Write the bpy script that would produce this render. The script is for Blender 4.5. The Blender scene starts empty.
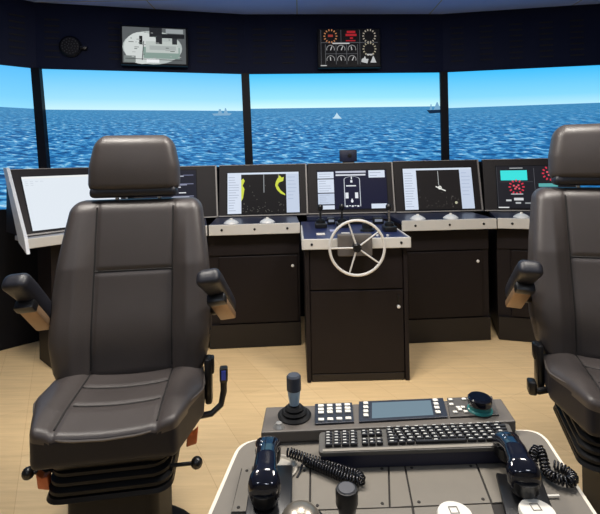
import bpy, bmesh, math, random
from mathutils import Vector, Matrix

random.seed(7)
C = bpy.context.scene.collection
R = math.radians

# ------------------------------------------------------------------ camera, world, lights, exposure
F = 451.0            # focal length in pixels of a 600 x 514 picture
EYE = 1.4
ROLL = 0.02
PX, PY = 300.0, 160.0
cam_data = bpy.data.cameras.new('camera')
cam = bpy.data.objects.new('camera', cam_data)
C.objects.link(cam)
cam_data.sensor_width = 36.0
cam_data.sensor_fit = 'HORIZONTAL'
cam_data.lens = 36.0 * F / 600.0
cam_data.shift_y = -(257.0 - PY) / 600.0
cam_data.clip_start = 0.02
cam.location = (0, 0, EYE)
cam.rotation_euler = (math.pi / 2, ROLL, 0)
bpy.context.scene.camera = cam

vs = bpy.context.scene.view_settings
vs.view_transform = 'Standard'
vs.look = 'None'
vs.gamma = 1.0
vs.use_curve_mapping = False
vs.exposure = 0.0

world = bpy.data.worlds.new('world')
bpy.context.scene.world = world
world.use_nodes = True
world.node_tree.nodes['Background'].inputs[0].default_value = (0.5, 0.6, 0.8, 1)
world.node_tree.nodes['Background'].inputs[1].default_value = 0.05

CEIL = 2.70
LAMPS = [(-1.0, 1.58, 34.0), (1.15, 1.58, 34.0), (0.05, 1.85, 30.0), (-1.0, -0.6, 7.0), (1.15, -0.6, 7.0), (0.1, -1.9, 8.0)]  # last three are added cool fill lamps behind the camera
LAMP_COL = (1.0, 0.94, 0.86)
FILL_COOL = (0.72, 0.84, 1.0)
for (lx, ly, e) in LAMPS:
    ld = bpy.data.lights.new('ceiling_or_fill_light', 'AREA')
    ld.shape = 'SQUARE'
    ld.size = 0.36
    ld.energy = e
    ld.color = LAMP_COL if ly > 0 else FILL_COOL
    lo = bpy.data.objects.new('ceiling_or_fill_light', ld)
    lo.location = (lx, ly, CEIL - 0.03)
    C.objects.link(lo)

# ------------------------------------------------------------------ helpers
def at(px, py, Y):
    u = (px - PX) / F; v = (PY - py) / F
    a = u * math.cos(ROLL) + v * math.sin(ROLL)
    b = -u * math.sin(ROLL) + v * math.cos(ROLL)
    return Vector((a * Y, Y, EYE + b * Y))

def on(px, py, z):
    """point of the horizontal plane z seen at a pixel"""
    u = (px - PX) / F; v = (PY - py) / F
    a = u * math.cos(ROLL) + v * math.sin(ROLL)
    b = -u * math.sin(ROLL) + v * math.cos(ROLL)
    Y = (z - EYE) / b
    return Vector((a * Y, Y, z))

def lin(c):
    out = []
    for v in c[:3]:
        v = v / 255.0
        out.append(v / 12.92 if v <= 0.04045 else ((v + 0.055) / 1.055) ** 2.4)
    return (out[0], out[1], out[2], 1.0)

MATS = {}
def mat(name, rgb, rough=0.5, metal=0.0, noise=0.0, nscale=30.0, bump=0.0, bscale=200.0, spec=0.5, coat=0.0):
    if name in MATS: return MATS[name]
    m = bpy.data.materials.new(name); m.use_nodes = True
    nt = m.node_tree; b = nt.nodes['Principled BSDF']
    b.inputs['Base Color'].default_value = lin(rgb)
    b.inputs['Roughness'].default_value = rough
    b.inputs['Metallic'].default_value = metal
    b.inputs['Specular IOR Level'].default_value = spec
    b.inputs['Coat Weight'].default_value = coat
    b.inputs['Coat Roughness'].default_value = 0.08
    tc = nt.nodes.new('ShaderNodeTexCoord')
    if noise > 0:
        n = nt.nodes.new('ShaderNodeTexNoise'); n.inputs['Scale'].default_value = nscale
        n.inputs['Detail'].default_value = 6
        nt.links.new(tc.outputs['Object'], n.inputs['Vector'])
        mx = nt.nodes.new('ShaderNodeMix'); mx.data_type = 'RGBA'
        base = lin(rgb)
        mx.inputs[6].default_value = tuple(max(0, c * (1 - noise)) for c in base[:3]) + (1,)
        mx.inputs[7].default_value = tuple(min(1, c * (1 + noise)) for c in base[:3]) + (1,)
        nt.links.new(n.outputs['Fac'], mx.inputs[0])
        nt.links.new(mx.outputs[2], b.inputs['Base Color'])
    if bump > 0:
        n2 = nt.nodes.new('ShaderNodeTexNoise'); n2.inputs['Scale'].default_value = bscale
        n2.inputs['Detail'].default_value = 3
        nt.links.new(tc.outputs['Object'], n2.inputs['Vector'])
        bp = nt.nodes.new('ShaderNodeBump'); bp.inputs['Strength'].default_value = bump
        bp.inputs['Distance'].default_value = 0.002
        nt.links.new(n2.outputs['Fac'], bp.inputs['Height'])
        nt.links.new(bp.outputs['Normal'], b.inputs['Normal'])
    MATS[name] = m
    return m

def glow(rgb, strength=1.0):
    """lit pixels of a display"""
    key = 'display_%d_%d_%d_%d' % (rgb[0], rgb[1], rgb[2], int(strength * 100))
    if key in MATS: return MATS[key]
    m = bpy.data.materials.new(key); m.use_nodes = True
    b = m.node_tree.nodes['Principled BSDF']
    b.inputs['Base Color'].default_value = (0.008, 0.008, 0.009, 1)
    b.inputs['Roughness'].default_value = 0.35
    b.inputs['Specular IOR Level'].default_value = 0.08
    b.inputs['Emission Color'].default_value = lin(rgb)
    b.inputs['Emission Strength'].default_value = strength
    MATS[key] = m
    return m

class MB:
    def __init__(self):
        self.bm = bmesh.new()
    def _quadset(self, verts, faces, mi=0, M=None):
        vs_ = [self.bm.verts.new((M @ Vector(v)) if M is not None else Vector(v)) for v in verts]
        out = []
        for f in faces:
            try:
                fc = self.bm.faces.new([vs_[i] for i in f]); fc.material_index = mi; out.append(fc)
            except ValueError:
                pass
        return vs_, out
    def box(self, c, s, M=None, mi=0, bevel=0.0, seg=2):
        hx, hy, hz = s[0] / 2, s[1] / 2, s[2] / 2
        v = [(c[0] + a * hx, c[1] + b * hy, c[2] + d * hz) for a in (-1, 1) for b in (-1, 1) for d in (-1, 1)]
        f = [(0, 1, 3, 2), (4, 6, 7, 5), (0, 4, 5, 1), (2, 3, 7, 6), (0, 2, 6, 4), (1, 5, 7, 3)]
        vv, ff = self._quadset(v, f, mi, M)
        if bevel > 0:
            es = list({e for fc in ff for e in fc.edges})
            r = bmesh.ops.bevel(self.bm, geom=es, offset=bevel, segments=seg, profile=0.5, affect='EDGES')
            for fc in r['faces']: fc.material_index = mi
        return self
    def b6(self, x0, x1, y0, y1, z0, z1, **k):
        return self.box(((x0 + x1) / 2, (y0 + y1) / 2, (z0 + z1) / 2), (abs(x1 - x0), abs(y1 - y0), abs(z1 - z0)), **k)
    def prism(self, pts, vec, mi=0, M=None, bevel=0.0):
        n = len(pts); vec = Vector(vec)
        v = [Vector(p) for p in pts] + [Vector(p) + vec for p in pts]
        f = [tuple(range(n))[::-1], tuple(range(n, 2 * n))] + [(i, (i + 1) % n, n + (i + 1) % n, n + i) for i in range(n)]
        vv, ff = self._quadset(v, f, mi, M)
        bmesh.ops.recalc_face_normals(self.bm, faces=ff)
        if bevel > 0:
            es = list({e for fc in ff for e in fc.edges})
            r = bmesh.ops.bevel(self.bm, geom=es, offset=bevel, segments=2, profile=0.5, affect='EDGES')
            for fc in r['faces']: fc.material_index = mi
        return self
    def poly(self, pts, mi=0, M=None):
        self._quadset(pts, [tuple(range(len(pts)))], mi, M); return self
    def tube(self, pts, r, n=10, closed=False, mi=0, M=None):
        pts = [Vector(p) for p in pts]; N = len(pts)
        rr = r if isinstance(r, (list, tuple)) else [r] * N
        tang = []
        for i in range(N):
            if closed: t = pts[(i + 1) % N] - pts[i - 1]
            else: t = pts[min(i + 1, N - 1)] - pts[max(i - 1, 0)]
            tang.append(t.normalized() if t.length > 1e-9 else Vector((0, 0, 1)))
        up = Vector((0, 0, 1)) if abs(tang[0].z) < 0.9 else Vector((1, 0, 0))
        nrm = (up - tang[0] * up.dot(tang[0])).normalized()
        verts = []; faces = []
        for i in range(N):
            nrm = (nrm - tang[i] * nrm.dot(tang[i]))
            nrm = nrm.normalized() if nrm.length > 1e-9 else tang[i].orthogonal().normalized()
            bn = tang[i].cross(nrm)
            for k in range(n):
                a = 2 * math.pi * k / n
                verts.append(pts[i] + (nrm * math.cos(a) + bn * math.sin(a)) * rr[i])
        for i in range(N if closed else N - 1):
            j = (i + 1) % N
            for k in range(n):
                k2 = (k + 1) % n
                faces.append((i * n + k, i * n + k2, j * n + k2, j * n + k))
        if not closed:
            faces.append(tuple(range(n))[::-1]); faces.append(tuple((N - 1) * n + k for k in range(n)))
        self._quadset(verts, faces, mi, M); return self
    def lathe(self, prof, n=24, M=None, mi=0):
        verts = []; faces = []; N = len(prof)
        for (r, z) in prof:
            for k in range(n):
                a = 2 * math.pi * k / n
                verts.append((r * math.cos(a), r * math.sin(a), z))
        for i in range(N - 1):
            for k in range(n):
                k2 = (k + 1) % n
                faces.append((i * n + k, i * n + k2, (i + 1) * n + k2, (i + 1) * n + k))
        faces.append(tuple(range(n))[::-1]); faces.append(tuple((N - 1) * n + k for k in range(n)))
        vv, ff = self._quadset(verts, faces, mi, M)
        bmesh.ops.remove_doubles(self.bm, verts=vv, dist=1e-6)
        return self
    def loft(self, rings, mi=0, M=None):
        """closed rings of equal length joined, ends capped"""
        n = len(rings[0]); verts = [v for r in rings for v in r]; faces = []
        for i in range(len(rings) - 1):
            for k in range(n):
                k2 = (k + 1) % n
                faces.append((i * n + k, i * n + k2, (i + 1) * n + k2, (i + 1) * n + k))
        faces.append(tuple(range(n))[::-1]); faces.append(tuple((len(rings) - 1) * n + k for k in range(n)))
        vv, ff = self._quadset(verts, faces, mi, M)
        bmesh.ops.recalc_face_normals(self.bm, faces=ff)
        return self
    def cushion(self, size, r, step, warp, mi=0, M=None):
        hx, hy, hz = [s / 2 for s in size]
        nx, ny, nz = [max(4, int(round(s / step))) for s in size]
        def axis(h, n): return [-h + 2 * h * i / n for i in range(n + 1)]
        X, Y, Z = axis(hx, nx), axis(hy, ny), axis(hz, nz)
        idx = {}; verts = []; faces = []
        def vid(i, j, k):
            key = (i, j, k)
            if key not in idx:
                p = Vector((X[i], Y[j], Z[k]))
                q = Vector((max(-hx + r, min(hx - r, p.x)), max(-hy + r, min(hy - r, p.y)), max(-hz + r, min(hz - r, p.z))))
                d = p - q
                if d.length > 1e-9: p = q + d.normalized() * r
                idx[key] = len(verts); verts.append(Vector(warp(p)))
            return idx[key]
        for i in range(nx):
            for j in range(ny):
                faces.append((vid(i, j, nz), vid(i + 1, j, nz), vid(i + 1, j + 1, nz), vid(i, j + 1, nz)))
                faces.append((vid(i, j, 0), vid(i, j + 1, 0), vid(i + 1, j + 1, 0), vid(i + 1, j, 0)))
        for i in range(nx):
            for k in range(nz):
                faces.append((vid(i, 0, k), vid(i + 1, 0, k), vid(i + 1, 0, k + 1), vid(i, 0, k + 1)))
                faces.append((vid(i, ny, k), vid(i, ny, k + 1), vid(i + 1, ny, k + 1), vid(i + 1, ny, k)))
        for j in range(ny):
            for k in range(nz):
                faces.append((vid(0, j, k), vid(0, j, k + 1), vid(0, j + 1, k + 1), vid(0, j + 1, k)))
                faces.append((vid(nx, j, k), vid(nx, j + 1, k), vid(nx, j + 1, k + 1), vid(nx, j, k + 1)))
        self._quadset(verts, faces, mi, M); return self
    def build(self, name, m, parent=None, smooth=True, angle=35, normals=True):
        me = bpy.data.meshes.new(name)
        if normals: bmesh.ops.recalc_face_normals(self.bm, faces=self.bm.faces[:])
        self.bm.to_mesh(me); self.bm.free()
        for x in (m if isinstance(m, (list, tuple)) else [m]): me.materials.append(x)
        if smooth:
            for p in me.polygons: p.use_smooth = True
            me.set_sharp_from_angle(angle=R(angle))
        o = bpy.data.objects.new(name, me); C.objects.link(o)
        if parent is not None: o.parent = parent
        return o

def tag(o, label=None, cat=None, group=None, kind=None):
    if label: o['label'] = label
    if cat: o['category'] = cat
    if group: o['group'] = group
    if kind: o['kind'] = kind
    return o

def empty(name, loc, rz=0.0, label=None, cat=None, group=None):
    o = bpy.data.objects.new(name, None); C.objects.link(o)
    o.empty_display_size = 0.1
    o.location = loc; o.rotation_euler = (0, 0, rz)
    return tag(o, label, cat, group)

def T(x, y, z): return Matrix.Translation((x, y, z))
def RX(a): return Matrix.Rotation(a, 4, 'X')
def RY(a): return Matrix.Rotation(a, 4, 'Y')
def RZ(a): return Matrix.Rotation(a, 4, 'Z')

# ------------------------------------------------------------------ materials
NAVY = mat('navy_panel', (18, 25, 50), 0.6, noise=0.12, nscale=6, spec=0.12)
FRAME = mat('screen_frame_black', (12, 14, 22), 0.5, spec=0.2)
SLOT = mat('louvre_dark', (9, 11, 20), 0.8)
CONSOLE = mat('console_brown_black', (26, 21, 23), 0.5, noise=0.1, nscale=12, bump=0.05, bscale=500, spec=0.25)
CONSOLE2 = mat('console_door_black', (24, 19, 21), 0.45, noise=0.1, nscale=10, bump=0.05, bscale=500, spec=0.25)
PLINTH = mat('plinth_black', (21, 17, 18), 0.5, noise=0.1)
BEZEL = mat('bezel_brown_black', (36, 32, 33), 0.5, noise=0.08, nscale=20, spec=0.25)
ALU = mat('aluminium_trim', (150, 146, 142), 0.45, 0.2)
LIP = mat('off_white_lip', (192, 190, 185), 0.5, noise=0.05, nscale=15)
DESKNAVY = mat('navy_desk_laminate', (36, 42, 66), 0.35, noise=0.1, nscale=30)
HELMBLUE = mat('blue_helm_panel', (36, 44, 84), 0.35, noise=0.1, nscale=30)
BLACKP = mat('black_plastic', (17, 17, 19), 0.35)
BLACKM = mat('black_satin_metal', (20, 20, 22), 0.4, 0.3)
RUBBER = mat('black_rubber', (13, 13, 15), 0.6, noise=0.2, nscale=50, spec=0.25)
CHROME = mat('chrome', (215, 215, 215), 0.18, 1.0)
STEEL = mat('polished_steel', (218, 217, 214), 0.3, 0.25)
WHITEP = mat('white_plastic', (228, 224, 214), 0.4)
SILVER = mat('silver_paint', (222, 222, 220), 0.4, 0.1)
LEATHER = mat('brown_black_leather', (63, 58, 57), 0.42, noise=0.10, nscale=14, bump=0.25, bscale=420)
LEATHSIDE = mat('black_vinyl_side', (27, 28, 36), 0.45, noise=0.1, nscale=14, bump=0.2, bscale=420)
SEATSHADE = mat('seat_side_shade', (20, 22, 32), 0.5, noise=0.1, nscale=14, bump=0.2, bscale=420, spec=0.25)  # seat front and sides darkened to navy: shade put into the colour
SEAM = mat('dark_seam', (20, 18, 18), 0.7)
ORANGE = mat('orange_plastic', (180, 92, 46), 0.4)
ARMREFLECT = mat('floor_reflection_tan', (150, 122, 94), 0.4, 0.4, noise=0.15, nscale=40)  # tan puts the warm floor's reflection into the bracket colour
DESKGREY = mat('taupe_desk_metal', (112, 106, 97), 0.5, noise=0.08, nscale=25, bump=0.05, bscale=600)
PLATE = mat('taupe_panel_plate', (116, 110, 100), 0.48, noise=0.08, nscale=25)
GAP = mat('panel_gap', (40, 36, 33), 0.8)
STRIPM = mat('grey_strip_panel', (92, 86, 80), 0.5, noise=0.08, nscale=30)
KEYBASE = mat('keyboard_grey', (80, 77, 72), 0.5)
KEYCAP = mat('black_keycap', (26, 26, 30), 0.45)
LEGEND = mat('key_legend', (200, 200, 196), 0.6)
PANELBLK = mat('blue_black_panel', (34, 38, 50), 0.4)
GLOSSBLK = mat('glossy_black_plastic', (11, 13, 25), 0.12, spec=0.6, coat=0.5)
TEAL = mat('teal_plastic', (40, 120, 118), 0.35)
STICKBLUE = mat('pale_blue_plastic', (150, 175, 195), 0.4)
LABELBLUE = mat('blue_label', (60, 80, 190), 0.5)
CEILM = mat('ceiling_panel', (150, 180, 253), 0.5, noise=0.03, nscale=4)
WALLM = mat('room_wall_paint', (150, 146, 140), 0.8, noise=0.04, nscale=5)

def floor_material():
    m = bpy.data.materials.new('oak_laminate'); m.use_nodes = True
    nt = m.node_tree; b = nt.nodes['Principled BSDF']; L = nt.links
    tc = nt.nodes.new('ShaderNodeTexCoord')
    mp = nt.nodes.new('ShaderNodeMapping'); mp.inputs['Rotation'].default_value = (0, 0, R(62))
    L.new(tc.outputs['Object'], mp.inputs['Vector'])
    br = nt.nodes.new('ShaderNodeTexBrick')
    br.inputs['Scale'].default_value = 1.0
    br.inputs['Brick Width'].default_value = 1.28; br.inputs['Row Height'].default_value = 0.19
    br.inputs['Mortar Size'].default_value = 0.0012; br.inputs['Mortar Smooth'].default_value = 0.3
    br.inputs['Color1'].default_value = lin((240, 209, 160)); br.inputs['Color2'].default_value = lin((235, 203, 153))
    br.inputs['Mortar'].default_value = lin((214, 178, 130))
    br.offset = 0.37
    L.new(mp.outputs[0], br.inputs['Vector'])
    mp2 = nt.nodes.new('ShaderNodeMapping'); mp2.inputs['Rotation'].default_value = (0, 0, R(62)); mp2.inputs['Scale'].default_value = (1.2, 16, 1)
    L.new(tc.outputs['Object'], mp2.inputs['Vector'])
    n = nt.nodes.new('ShaderNodeTexNoise'); n.inputs['Scale'].default_value = 2.2; n.inputs['Detail'].default_value = 8; n.inputs['Roughness'].default_value = 0.65
    L.new(mp2.outputs[0], n.inputs['Vector'])
    rp = nt.nodes.new('ShaderNodeValToRGB')
    rp.color_ramp.elements[0].position = 0.3; rp.color_ramp.elements[0].color = (0.87, 0.855, 0.83, 1)
    rp.color_ramp.elements[1].position = 0.68; rp.color_ramp.elements[1].color = (1.05, 1.05, 1.05, 1)
    L.new(n.outputs['Fac'], rp.inputs[0])
    mx = nt.nodes.new('ShaderNodeMix'); mx.data_type = 'RGBA'; mx.blend_type = 'MULTIPLY'; mx.inputs[0].default_value = 1.0
    L.new(br.outputs['Color'], mx.inputs[6]); L.new(rp.outputs[0], mx.inputs[7])
    L.new(mx.outputs[2], b.inputs['Base Color'])
    b.inputs['Roughness'].default_value = 0.42
    b.inputs['Specular IOR Level'].default_value = 0.35
    return m

def sea_material(name, sky_top, sky_low, zmax):
    """picture on a display: sky above the horizon (v > 0), rippled sea below (v < 0); uv are metres on the panel"""
    m = bpy.data.materials.new(name); m.use_nodes = True
    nt = m.node_tree; L = nt.links; b = nt.nodes['Principled BSDF']
    b.inputs['Base Color'].default_value = (0.01, 0.01, 0.012, 1); b.inputs['Roughness'].default_value = 0.5
    b.inputs['Specular IOR Level'].default_value = 0.2
    def math_(op, a, c=None):
        n = nt.nodes.new('ShaderNodeMath'); n.operation = op
        for i, x in enumerate((a, c)):
            if x is None: continue
            if isinstance(x, (int, float)): n.inputs[i].default_value = x
            else: L.new(x, n.inputs[i])
        return n.outputs[0]
    uv = nt.nodes.new('ShaderNodeUVMap'); uv.uv_map = 'picture'
    sp = nt.nodes.new('ShaderNodeSeparateXYZ'); L.new(uv.outputs[0], sp.inputs[0])
    u, v = sp.outputs[0], sp.outputs[1]
    d = math_('MAXIMUM', math_('MULTIPLY', v, -1.0), 0.0)
    x = math_('MULTIPLY', math_('DIVIDE', u, math_('ADD', d, 0.12)), 5.6)
    y = math_('MULTIPLY', math_('LOGARITHM', math_('ADD', d, 0.04), 2.718), 27.0)
    cb = nt.nodes.new('ShaderNodeCombineXYZ'); L.new(x, cb.inputs[0]); L.new(y, cb.inputs[1])
    n1 = nt.nodes.new('ShaderNodeTexNoise'); n1.inputs['Scale'].default_value = 1.0; n1.inputs['Detail'].default_value = 5; n1.inputs['Roughness'].default_value = 0.62
    n1.inputs['Distortion'].default_value = 0.5
    L.new(cb.outputs[0], n1.inputs['Vector'])
    rp = nt.nodes.new('ShaderNodeValToRGB'); cr = rp.color_ramp
    cr.elements[0].position = 0.33; cr.elements[0].color = lin((8, 58, 108))
    cr.elements[1].position = 0.70; cr.elements[1].color = lin((196, 224, 240))
    for p, c in ((0.42, (18, 88, 146)), (0.51, (36, 120, 184)), (0.59, (94, 172, 216))):
        e = cr.elements.new(p); e.color = lin(c)
    L.new(n1.outputs['Fac'], rp.inputs[0])
    # far water goes paler towards the horizon of the picture
    hz = nt.nodes.new('ShaderNodeMapRange'); hz.inputs[1].default_value = 0.0; hz.inputs[2].default_value = 0.22; hz.inputs[3].default_value = 0.75; hz.inputs[4].default_value = 0.0
    L.new(d, hz.inputs[0])
    mx = nt.nodes.new('ShaderNodeMix'); mx.data_type = 'RGBA'
    L.new(hz.outputs[0], mx.inputs[0]); L.new(rp.outputs[0], mx.inputs[6]); mx.inputs[7].default_value = lin((64, 136, 182))
    sk = nt.nodes.new('ShaderNodeMapRange'); sk.inputs[1].default_value = 0.0; sk.inputs[2].default_value = zmax; L.new(v, sk.inputs[0])
    srp = nt.nodes.new('ShaderNodeValToRGB'); sr = srp.color_ramp
    sr.elements[0].position = 0.0; sr.elements[0].color = lin(sky_low)
    sr.elements[1].position = 1.0; sr.elements[1].color = lin(sky_top)
    e = sr.elements.new(0.28); e.color = lin(tuple((a * 0.6 + c * 0.4) for a, c in zip(sky_low, sky_top)))
    L.new(sk.outputs[0], srp.inputs[0])
    sel = nt.nodes.new('ShaderNodeMix'); sel.data_type = 'RGBA'
    L.new(math_('GREATER_THAN', v, 0.0), sel.inputs[0]); L.new(mx.outputs[2], sel.inputs[6]); L.new(srp.outputs[0], sel.inputs[7])
    L.new(sel.outputs[2], b.inputs['Emission Color'])
    b.inputs['Emission Strength'].default_value = 1.1
    return m

# ------------------------------------------------------------------ room shell
fl = MB(); fl.b6(-4.2, 4.2, -3.2, 4.6, -0.08, 0.0); tag(fl.build('floor', floor_material(), smooth=False), kind='structure')
ce = MB(); ce.b6(-4.2, 4.2, -3.2, 4.6, CEIL, CEIL + 0.08); tag(ce.build('ceiling', CEILM, smooth=False), kind='structure')
gr = MB()
for gx in (-2.4, -1.2, 0.0, 1.2, 2.4): gr.b6(gx - 0.004, gx + 0.004, -3.1, 4.5, CEIL - 0.002, CEIL + 0.001)
for gy in (-2.4, -1.2, 0.0, 1.2, 2.4, 3.6): gr.b6(-4.1, 4.1, gy - 0.004, gy + 0.004, CEIL - 0.002, CEIL + 0.001)
tag(gr.build('trim_1', mat('ceiling_joint', (150, 152, 158), 0.8), smooth=False), kind='structure')
w = MB(); w.b6(-4.2, 4.2, -3.2, -3.1, 0, CEIL); tag(w.build('wall_back', WALLM, smooth=False), kind='structure')
w = MB(); w.b6(-4.2, -4.1, -3.1, 4.6, 0, CEIL); tag(w.build('wall_left', WALLM, smooth=False), kind='structure')
w = MB(); w.b6(4.1, 4.2, -3.1, 4.6, 0, CEIL); tag(w.build('wall_right', WALLM, smooth=False), kind='structure')
w = MB(); w.b6(-4.1, 4.1, 4.5, 4.6, 0, CEIL); tag(w.build('wall_front', NAVY, smooth=False), kind='structure')

# the faceted screen wall: header, screens, dividers
HB = 2.17            # underside of header
WV = [(-3.20, 2.55), (-2.085, 3.59), (-0.469, 3.99), (1.317, 4.095), (3.05, 3.83), (3.95, 3.1)]
LEAN = [0.05, 0.05, 0.019, 0.0, 0.0, 0.0]
for i in range(5):
    a = Vector(WV[i] + (0,)); b = Vector(WV[i + 1] + (0,))
    d = (b - a); ln = d.length; d.normalize(); ang = math.atan2(d.y, d.x)
    M = T(a.x, a.y, 0) @ RZ(ang)
    h = MB()
    h.b6(0, ln, 0.0, 0.10, HB, CEIL - 0.002, M=M)
    h.b6(0, ln, -0.004, 0.10, HB, HB + 0.012, M=M)
    ho = tag(h.build('wall_front', NAVY, smooth=False), kind='structure')
    lv = MB()
    ncol = max(2, int(ln / 0.235))
    for c in range(ncol):
        cx = ln * (c + 0.5) / ncol
        if i == 1 and (0.25 < cx < 0.5 or 0.62 < cx < 1.3): continue
        if i == 2 and 0.55 < cx < 1.25: continue
        for r_ in range(7):
            z = HB + 0.09 + 0.05 * r_
            lv.b6(cx - 0.055, cx + 0.055, -0.004, 0.004, z, z + 0.013, M=M)
    lo = lv.build('louvre_slots', SLOT, ho, smooth=False)
    k = MB(); k.b6(0, ln, 0.02, 0.10, 0.0, 1.08, M=M)
    tag(k.build('wall_front', FRAME, smooth=False), kind='structure')

SCREEN_BOT = 1.07
HZ = [1.85, 1.845, 1.864, 1.845, 1.84]
SKY = [((86, 186, 246), (140, 214, 250)), ((92, 192, 248), (196, 236, 250)), ((62, 190, 250), (206, 244, 250)), ((60, 186, 250), (176, 228, 248)), ((60, 180, 246), (160, 220, 246))]
LAB = ['big display at the far left edge showing open sea', 'big display showing blue sea with a distant warship, left of the centre one',
       'centre big display of blue sea with a tiny white sail, behind the helm', 'big display of blue sea behind the right-hand chair',
       'big display of sea beyond the right edge of the view']
screens = []
for i in range(4):
    a = Vector(WV[i] + (0,)); b = Vector(WV[i + 1] + (0,))
    d = (b - a); ln = d.length; d.normalize()
    g = 0.033
    n = Vector((d.y, -d.x, 0))
    e = empty('display_wall_panel', (a + d * (ln / 2)) + Vector((0, 0, SCREEN_BOT)), math.atan2(d.y, d.x), LAB[i], 'screen', 'sea view displays')
    hl = ln / 2 - g
    tl, tr = (-hl, HB), (hl, HB)
    sh0, sh1 = LEAN[i] * (HB - SCREEN_BOT) / 0.8, LEAN[i + 1] * (HB - SCREEN_BOT) / 0.8
    bl, br_ = (-hl + sh0, SCREEN_BOT), (hl + sh1, SCREEN_BOT)
    me = bpy.data.meshes.new('picture')
    me.from_pydata([(p[0], 0.012, p[1] - SCREEN_BOT) for p in (bl, br_, tr, tl)], [], [(0, 1, 2, 3)])
    uvl = me.uv_layers.new(name='picture')
    for li, p in enumerate((bl, br_, tr, tl)): uvl.data[li].uv = (p[0] + i * 0.7, p[1] - HZ[i])
    me.materials.append(sea_material('sea_picture', SKY[i][0], SKY[i][1], HB - HZ[i]))
    p_ = bpy.data.objects.new('picture', me); C.objects.link(p_); p_.parent = e
    bk = MB(); bk.b6(-ln / 2 + 0.002, ln / 2 - 0.002, 0.014, 0.06, 0.012, HB - SCREEN_BOT)
    bk.build('casing', FRAME, e, smooth=False)
    screens.append((e, i))
# dividers between the displays
for i in (1, 2, 3, 4):
    x, y = WV[i]
    s = LEAN[i]
    a = Vector((x, y - 0.012, HB + 0.005)); sh = s * (HB - SCREEN_BOT) / 0.8
    dv = MB()
    pts = [(x - 0.034, y - 0.02, HB + .004), (x + 0.034, y - 0.02, HB + .004), (x + 0.034 + sh, y - 0.02, SCREEN_BOT - .02), (x - 0.034 + sh, y - 0.02, SCREEN_BOT - .02)]
    dv.prism(pts, (0, 0.05, 0))
    tag(dv.build('trim_%d' % (i + 1), FRAME, smooth=False), kind='structure')

# ships in the sea pictures (drawn on the screens: thin meshes lying on the picture)
def screen_pt(i, px, py):
    """panel coordinates (local x, z) of a pixel on screen i"""
    a = Vector(WV[i] + (0,)); b = Vector(WV[i + 1] + (0,)); d = (b - a); ln = d.length; d.normalize()
    q = at(px, py, 1.0) - Vector((0, 0, EYE))
    # intersect ray with wall plane
    n = Vector((d.y, -d.x, 0)); t = a.dot(n) / q.dot(n)
    P = q * t
    return ((P - a).dot(d) - ln / 2, P.z + EYE - SCREEN_BOT)
def ship(i, polys, rgb, name):
    mb = MB()
    for poly in polys:
        pts = []
        for (px, py) in poly:
            lx, lz = screen_pt(i, px, py); pts.append((lx, 0.009, lz))
        mb.poly(pts)
    mb.build(name, glow(rgb, 1.0), screens[i][0], smooth=False, normals=False)
ship(1, [[(212, 113.5), (232, 113), (230, 115.3), (214, 115.5)], [(218, 113.5), (219, 109), (221, 109), (222, 113.4)], [(224, 113.4), (225, 108), (226, 108), (228, 113.3)]], (128, 172, 204), 'ship_picture')
ship(2, [[(332.5, 118.5), (342, 118.5), (339, 115.5), (337, 112.5), (335, 116)]], (190, 222, 240), 'sail_picture')
ship(2, [[(427, 110), (441.4, 109.5), (441.5, 112.6), (430, 113.4)]], (14, 40, 66), 'ship_picture')
ship(2, [[(430, 109.8), (431, 104), (431.8, 104), (432.5, 109.7)], [(434, 109.6), (437, 102), (438, 102), (441, 109.4)]], (120, 170, 205), 'ship_mast_picture')

# ------------------------------------------------------------------ header equipment
def flat_display(name, label, cat, i, px0, py0, px1, py1, thick, pic, inset=(0.04, 0.06)):
    """a display hung on header segment i; its picture is a list of (rgb, [polygon in 0..1 coords])"""
    a = Vector(WV[i] + (0,)); b = Vector(WV[i + 1] + (0,)); d = (b - a); ln = d.length; d.normalize()
    x0, z1 = screen_pt(i, px0, py0); x1, z0 = screen_pt(i, px1, py1)
    s = 0.955
    cx, cz = (x0 + x1) / 2, (z0 + z1) / 2
    w_, h_ = (x1 - x0) * 0.97, (z1 - z0) * 0.97
    n = Vector((d.y, -d.x, 0))
    o = (a + d * (ln / 2 + cx)) + Vector((0, 0, cz + SCREEN_BOT - h_ / 2))
    e = empty(name, o + n * 0.0, math.atan2(d.y, d.x), label, cat)
    c = MB(); c.box((0, -thick / 2 - 0.03, h_ / 2), (w_, thick, h_), bevel=0.008); c.build('casing', FRAME, e)
    k = MB(); k.box((0, -0.012, h_ / 2), (w_ * 0.4, 0.036, h_ * 0.5)); k.build('wall_bracket', BLACKM, e, smooth=False)
    yf = -thick - 0.0315
    sc = MB(); iw, ih = w_ * (1 - 2 * inset[0]), h_ * (1 - 2 * inset[1])
    sc.box((0, yf, h_ / 2), (iw, 0.003, ih)); so = sc.build('screen', glow((10, 10, 12), 1.0), e, smooth=False)
    draw(so, pic, lambda u, v: (-iw / 2 + u * iw, yf - 0.0025, h_ / 2 - ih / 2 + v * ih))
    return e

def draw(parent, pic, fn):
    cols = []; mb = MB(); k_ = 0
    for (rgb, poly) in pic:
        if rgb not in cols: cols.append(rgb)
        k_ += 1
        mb.poly([(q[0], q[1] - 0.00004 * k_, q[2]) for q in (fn(u, v) for (u, v) in poly)], mi=cols.index(rgb))
    return mb.build('picture', [glow(c, 1.0) for c in cols], parent, smooth=False, normals=False)

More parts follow.
